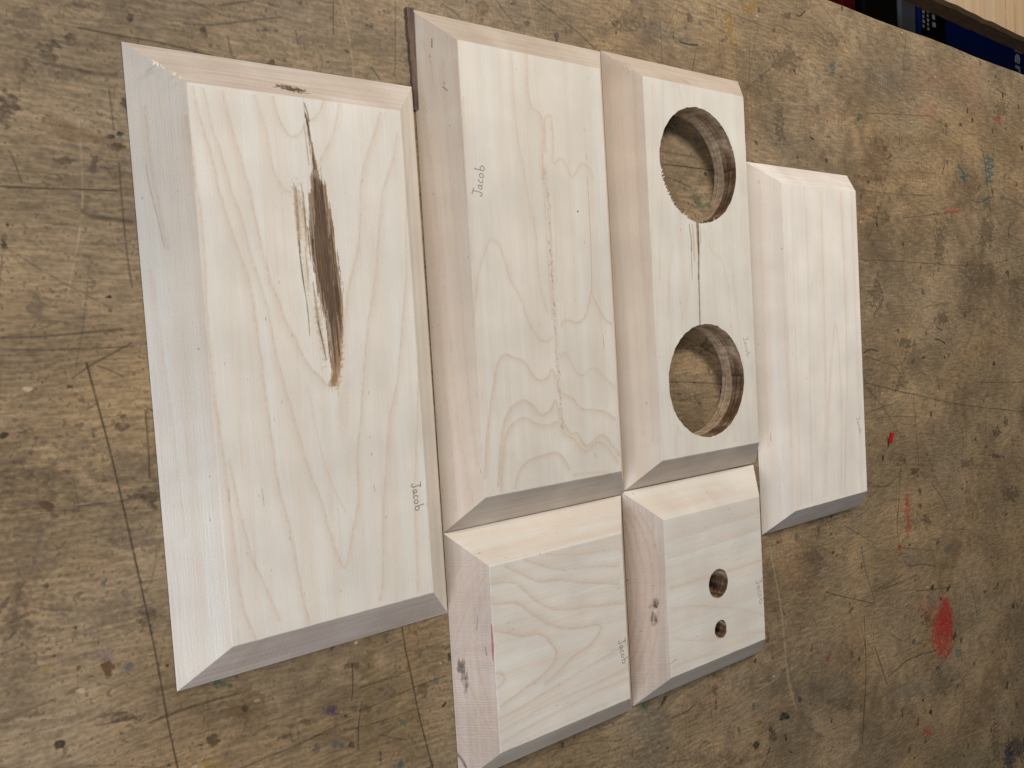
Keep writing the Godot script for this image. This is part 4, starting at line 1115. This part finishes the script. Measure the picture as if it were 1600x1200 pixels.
func pocket_material(src: StandardMaterial3D) -> StandardMaterial3D:
	var m := src.duplicate() as StandardMaterial3D
	m.roughness = 0.8
	return m

func panel_material(k: int) -> StandardMaterial3D:
	var b: Array = P[k]
	var w: float = b[3]
	var l: float = b[4]
	var look: Dictionary = LOOK[k]
	var S := 4200.0
	var W := int(w * S)
	var H := int(l * S)
	var cv := Canvas.new(W, H, tile, tile_fine)
	var across: bool = look.across
	var sd := 100 * k
	var out := Vector2i(W, H)
	# fibres along the length (or along the width on the end panels)
	var fine := noise_bytes(W, 26, 0.30, 3, sd + 1, out) if not across else noise_bytes(14, H, 0.30, 3, sd + 1, out)
	var mid := noise_bytes(W / 3, 9, 0.07, 3, sd + 2, out) if not across else noise_bytes(7, H / 3, 0.07, 3, sd + 2, out)
	var endg := noise_bytes(16, H, 0.10, 3, sd + 3, out) if not across else noise_bytes(W, 10, 0.10, 3, sd + 3, out)
	var cloud := noise_bytes(W / 4, H / 4, 0.02, 3, sd + 4, out)
	var speck := noise_bytes(W, H, 0.28, 2, sd + 5, out)
	var face: Color = look.face
	var endc: Color = look.end
	var pk: float = look.pink
	var iu := int(b[5] * S)
	var iv := int(b[6] * S)
	var ir := int(T * S)
	var c := cv.c
	for y in H:
		for x in W:
			var i := y * W + x
			var dl := float(x) / iu
			var dr := float(W - x) / ir
			var dt := float(y) / iv
			var db := float(H - y) / iv
			var du := minf(dl, dr)
			var dv := minf(dt, db)
			var j := i * 3
			if minf(du, dv) < 1.0 and ((dv < du) != across):
				var s := (endg[i] - 128) * 0.00045 + (cloud[i] - 128) * 0.0005 + (speck[i] - 128) * 0.0004
				c[j] = endc.r * (1.0 + s * 0.8)
				c[j + 1] = endc.g * (1.0 + s * 1.0)
				c[j + 2] = endc.b * (1.0 + s * 1.1)
				continue
			var t := (mid[i] - 128) * 0.0078
			var s := (fine[i] - 128) * 0.00015 + (cloud[i] - 128) * 0.00024 + (speck[i] - 128) * 0.00022
			var p := pk * t * 0.8
			if minf(du, dv) < 1.0: p = p * 1.7 + (0.25 if k == 2 or k == 3 else 0.06) + (fine[i] - 128) * 0.0011
			c[j] = face.r * (1.0 + s - p * 0.10)
			c[j + 1] = face.g * (1.0 + s - p * 0.28)
			c[j + 2] = face.b * (1.0 + s - p * 0.42)
	var ring := Color(0.63, 0.54, 0.47)
	var waver := FastNoiseLite.new()
	waver.seed = sd
	waver.frequency = 0.02
	for a: Array in RINGS[k]:
		var pts := PackedVector2Array()
		for q in px_list(a.slice(3)): pts.append(panel_uv(k, q) * S)
		var path := smooth_path(pts, 7.0)
		for i in path.size():
			var q := path[i]
			path[i] = q + Vector2(waver.get_noise_2d(q.x, q.y), waver.get_noise_2d(q.x + 900.0, q.y)) * 2.2
		cv.line(path, a[1] * 4.2 * 3.0, Color(0.775, 0.695, 0.625), a[0] * 0.72, a[2], 0.3)
		cv.line(path, a[1] * 4.2 * 1.15, ring, a[0] * 0.42, a[2] * 0.5, 0.75)
	# faint fibre lines and pores
	for n in 260 if not across else 130:
		var p := Vector2(rng.randf() * W, rng.randf() * H)
		var ln := pow(rng.randf(), 3.0) * 260.0 + 6.0
		var d := Vector2(rng.randfn(0.0, 0.012), 1.0) * ln
		if across: d = Vector2(d.y, d.x)
		cv.line(smooth_path(PackedVector2Array([p, p + d * 0.5 + Vector2(d.y, d.x) * 0.004, p + d]), 12.0), rng.randf_range(0.5, 1.1), Color(0.60, 0.52, 0.46), rng.randf_range(0.06, 0.26), 0.0, 0.7, 0.7)
	for n in 40:
		var p := Vector2(rng.randf() * W, rng.randf() * H)
		var ax := Vector2(0.9, 0) if not across else Vector2(0, 0.9)
		cv.blot(p, ax, Vector2(-ax.y, ax.x) * rng.randf_range(1.5, 6.0), Color(0.42, 0.35, 0.31), rng.randf_range(0.25, 0.6), 0.3, 0.2)
	if k == 1: paint_bark(cv, S)
	if k == 2: paint_pith(cv, S)
	if k == 2: cv.blot(panel_uv(2, Vector2(902, 330)) * S, Vector2(2.6, 0), Vector2(0, 2.6), Color(0.10, 0.08, 0.08), 0.95, 0.2, 0.0)
	for a: Array in FLECKS[k]:
		var pts := PackedVector2Array()
		for q in px_list(a.slice(4)): pts.append(panel_uv(k, q) * S)
		cv.line(smooth_path(pts, 6.0), a[2] * 4.2, a[0], a[1], 0.0, 0.4, a[3])
	# the knot cut through by the far mitre of the flawed panel
	if k == 1:
		for a: Array in [[452, 138, 20, 4, 0.9], [466, 141, 16, 3.2, 0.95], [442, 134, 12, 2.2, 0.6]]:
			var o := panel_uv(1, Vector2(a[0], a[1])) * S
			cv.blot(o, panel_uv(1, Vector2(a[0] + a[2], a[1] + a[2] * 0.16)) * S - o, panel_uv(1, Vector2(a[0], a[1] + a[3])) * S - o, Color(0.30, 0.22, 0.15), a[4], 0.7, 0.5)
	for a: Array in KNOTS.get(k, []):
		for n in int(a[4]):
			var q := Vector2(a[0] + rng.randf_range(-a[2], a[2]), a[1] + rng.randf_range(-a[3], a[3]) * 0.6)
			var d: Vector2 = Vector2(rng.randf_range(-0.12, 0.2), 1.0) * rng.randf_range(0.3, 0.7) * a[3]
			var pts := PackedVector2Array([panel_uv(k, q - d) * S, panel_uv(k, q) * S, panel_uv(k, q + d) * S])
			cv.line(smooth_path(pts, 4.0), rng.randf_range(1.5, 4.0), Color(0.26, 0.20, 0.17), rng.randf_range(0.3, 0.75) * a[5], 0.0, 0.6, 0.8)
	pencil_name(cv, k, S)
	var im := cv.image()
	im.generate_mipmaps()
	var m := StandardMaterial3D.new()
	m.albedo_texture = ImageTexture.create_from_image(im)
	m.roughness = 0.42 if k != 4 else 0.38
	m.metallic_specular = 0.45
	m.heightmap_enabled = true
	m.heightmap_scale = 0.012
	m.heightmap_texture = ImageTexture.create_from_image(Image.create_from_data(W, H, false, Image.FORMAT_L8, mix_bytes(fine, speck)))
	return m

func mix_bytes(a: PackedByteArray, b: PackedByteArray) -> PackedByteArray:
	var o := PackedByteArray()
	o.resize(a.size())
	for i in a.size(): o[i] = (a[i] + b[i]) >> 1
	return o

func pencil_name(cv: Canvas, k: int, S: float) -> void:
	var q: Array = NAMES[k]
	var a := panel_uv(k, Vector2(q[0], q[1]))
	var along := panel_uv(k, Vector2(q[2], q[3])) - a
	var up := Vector2(along.y, -along.x)       # letter tops, seen from above
	var g := Color(0.30, 0.29, 0.29)
	for s: Array in LETTERS:
		var pts := PackedVector2Array()
		for p in px_list(s): pts.append((a + along * p.x + up * p.y) * S)
		cv.line(smooth_path(pts, 2.0), 1.25 if k != 3 and k != 4 else 1.0, g, 0.92 if k in [1, 2, 5] else 0.7, 0.0, 0.35)

# speckled brown line where the heart of the tree was grazed
func paint_pith(cv: Canvas, S: float) -> void:
	var path := PackedVector2Array()
	for q in px_list([850, 262, 854, 300, 857, 340, 860, 400, 863, 450, 866, 490, 868, 530, 871, 570, 874, 610, 878, 670]): path.append(panel_uv(2, q) * S)
	path = smooth_path(path, 3.0)
	cv.line(path, 12.0, Color(0.74, 0.64, 0.56), 0.35, 0.0, 0.5, 0.3)
	for p in path:
		for j in 2:
			if rng.randf() < 0.62: continue
			var o := p + Vector2(rng.randfn(0.0, 4.0), rng.randf_range(-3, 3))
			cv.blot(o, Vector2(rng.randf_range(0.8, 1.8), 0), Vector2(0, rng.randf_range(1.5, 6.0)), Color(0.60, 0.47, 0.38), rng.randf_range(0.2, 0.6), 0.6, 0.2)

# bark flaw: streaks of brown drawn along the fibres inside the traced outline
func paint_bark(cv: Canvas, S: float) -> void:
	var hull := PackedVector2Array()
	for q in px_list([474, 166, 475.5, 166, 480.5, 186, 485, 215, 490.5, 245, 496, 268, 503, 282, 509, 298, 514, 320, 520, 356, 525, 388, 530, 425, 535.5, 476, 534, 510, 530, 550, 526, 596, 517, 604, 516, 570, 511, 520, 505, 488, 497, 458, 488, 420, 482, 380, 483, 340, 482, 312, 484, 285, 488, 262, 485.5, 235, 481, 205]): hull.append(panel_uv(1, q) * S)
	var top := panel_uv(1, Vector2(475, 166)) * S
	var bot := panel_uv(1, Vector2(521, 604)) * S
	var halo := Color(0.60, 0.45, 0.33)
	# tan stain round the foot
	for a: Array in [[527, 560, 9, 46, 0.75], [521, 592, 7, 13, 0.85], [531, 510, 6, 34, 0.5], [516, 598, 6, 6, 0.6], [535, 640, 12, 60, 0.10]]:
		var o := panel_uv(1, Vector2(a[0], a[1])) * S
		cv.blot(o, panel_uv(1, Vector2(a[0] + a[2], a[1])) * S - o, panel_uv(1, Vector2(a[0] - a[2] * 0.2, a[1] + a[3])) * S - o, halo, a[4], 0.4, 0.25, 0.5)
	for a: Array in [[466, 330, 7, 48, 0.55], [475, 350, 6, 60, 0.4], [478, 430, 6, 40, 0.35], [496, 500, 6, 36, 0.5], [505, 545, 5, 26, 0.4]]:
		var o := panel_uv(1, Vector2(a[0], a[1])) * S
		cv.blot(o, panel_uv(1, Vector2(a[0] + a[2], a[1])) * S - o, panel_uv(1, Vector2(a[0] + a[3] * 0.12, a[1] + a[3])) * S - o, Color(0.62, 0.51, 0.39), a[4], 0.6, 0.5, 0.4)
	# pale and dark fibres left of the core
	for s: Array in [
		[Color(0.58, 0.47, 0.35), 0.8, 1.1, 458, 284, 460, 310, 463, 350, 466, 385], [Color(0.50, 0.38, 0.28), 0.75, 0.9, 461, 290, 464, 330, 467, 375, 469, 395], [Color(0.26, 0.19, 0.13), 0.9, 0.6, 466, 376, 468, 400, 471, 425, 475, 452], [Color(0.46, 0.36, 0.29), 0.8, 0.5, 473, 440, 478, 470, 481, 495, 483, 525],
		[Color(0.55, 0.44, 0.33), 0.75, 0.7, 470, 285, 473, 320, 476, 350, 478, 385], [Color(0.40, 0.31, 0.22), 0.7, 0.6, 473, 300, 475, 330, 478, 362], [Color(0.36, 0.28, 0.21), 0.7, 0.6, 476, 385, 479, 420, 481, 452], [Color(0.84, 0.80, 0.71), 0.9, 1.4, 468, 325, 472, 360, 474, 390, 478, 425, 482, 455],
		[Color(0.84, 0.80, 0.71), 0.8, 1.2, 481, 440, 486, 480, 490, 520, 494, 550], [Color(0.52, 0.41, 0.31), 0.8, 1.0, 488, 440, 492, 470, 497, 505, 502, 530], [Color(0.32, 0.23, 0.18), 0.85, 0.6, 495, 500, 500, 520, 504, 538, 509, 562], [Color(0.84, 0.80, 0.71), 0.85, 0.8, 500, 470, 505, 505, 510, 540, 514, 572],
	]:
		var pts := PackedVector2Array()
		for q in px_list(s.slice(3)): pts.append(panel_uv(1, q) * S)
		cv.line(smooth_path(pts, 6.0), s[2] * 4.2, s[0], s[1], 0.0, 0.45, 0.6)
	# core
	var axis := (bot - top)
	var ln := axis.length()
	axis /= ln
	var nrm := Vector2(-axis.y, axis.x)
	var lo := hull[0]
	var hi := hull[0]
	for p in hull:
		lo = lo.min(p)
		hi = hi.max(p)
	var c := cv.c
	var fib := FastNoiseLite.new()
	fib.seed = 91
	fib.frequency = 0.05
	fib.fractal_octaves = 3
	for y in range(int(lo.y), int(hi.y) + 1):
		for x in range(int(lo.x) - 6, int(hi.x) + 7):
			var p := Vector2(x, y)
			var t := (p - top).dot(axis)
			var s := (p - top).dot(nrm)
			var f := fib.get_noise_2d(s * 6.0, t * 0.16)
			var f2 := fib.get_noise_2d(s * 2.2 + 300.0, t * 0.05)
			var tail := 0.25 if t < ln * 0.22 else 1.0
			var q := p + nrm * f * 7.0 * tail + axis * f2 * 20.0
			if not Geometry2D.is_point_in_polygon(q, hull): continue
			var k := (y * cv.w + x) * 3
			var v := 1.0 + f * 0.48 + f2 * 0.2
			# tan fibres along the rim, solid brown within
			var rim := 0.66 + f * 0.6
			c[k] = lerpf(c[k], 0.56 * v, rim)
			c[k + 1] = lerpf(c[k + 1], 0.45 * v, rim)
			c[k + 2] = lerpf(c[k + 2], 0.325 * v, rim)
			var gap := (8.0 + f2 * 9.0) * tail
			var u := clampf(t / ln, 0.0, 1.0)
			var share := clampf(1.1 - maxf(0.0, u - 0.74) * 3.4 + f * 0.9, 0.0, 1.0)
			if not Geometry2D.is_point_in_polygon(q + nrm * gap, hull) or not Geometry2D.is_point_in_polygon(q - nrm * gap, hull): share *= 0.35
			c[k] = lerpf(c[k], 0.335 * v, share)
			c[k + 1] = lerpf(c[k + 1], 0.262 * v, share)
			c[k + 2] = lerpf(c[k + 2], 0.197 * v, share)
	for n in 60:
		var u := rng.randf()
		var e := hull[rng.randi() % hull.size()]
		var p := e.lerp(top + axis * ln * u, rng.randf_range(0.0, 0.35))
		var d := axis * rng.randf_range(20, 90)
		cv.line(smooth_path(PackedVector2Array([p - d * 0.5, p + d * 0.5]), 10.0), rng.randf_range(0.6, 1.4), Color(0.16, 0.11, 0.08) if n % 3 else Color(0.70, 0.60, 0.46), rng.randf_range(0.3, 0.75), 0.0, 0.6, 0.8)
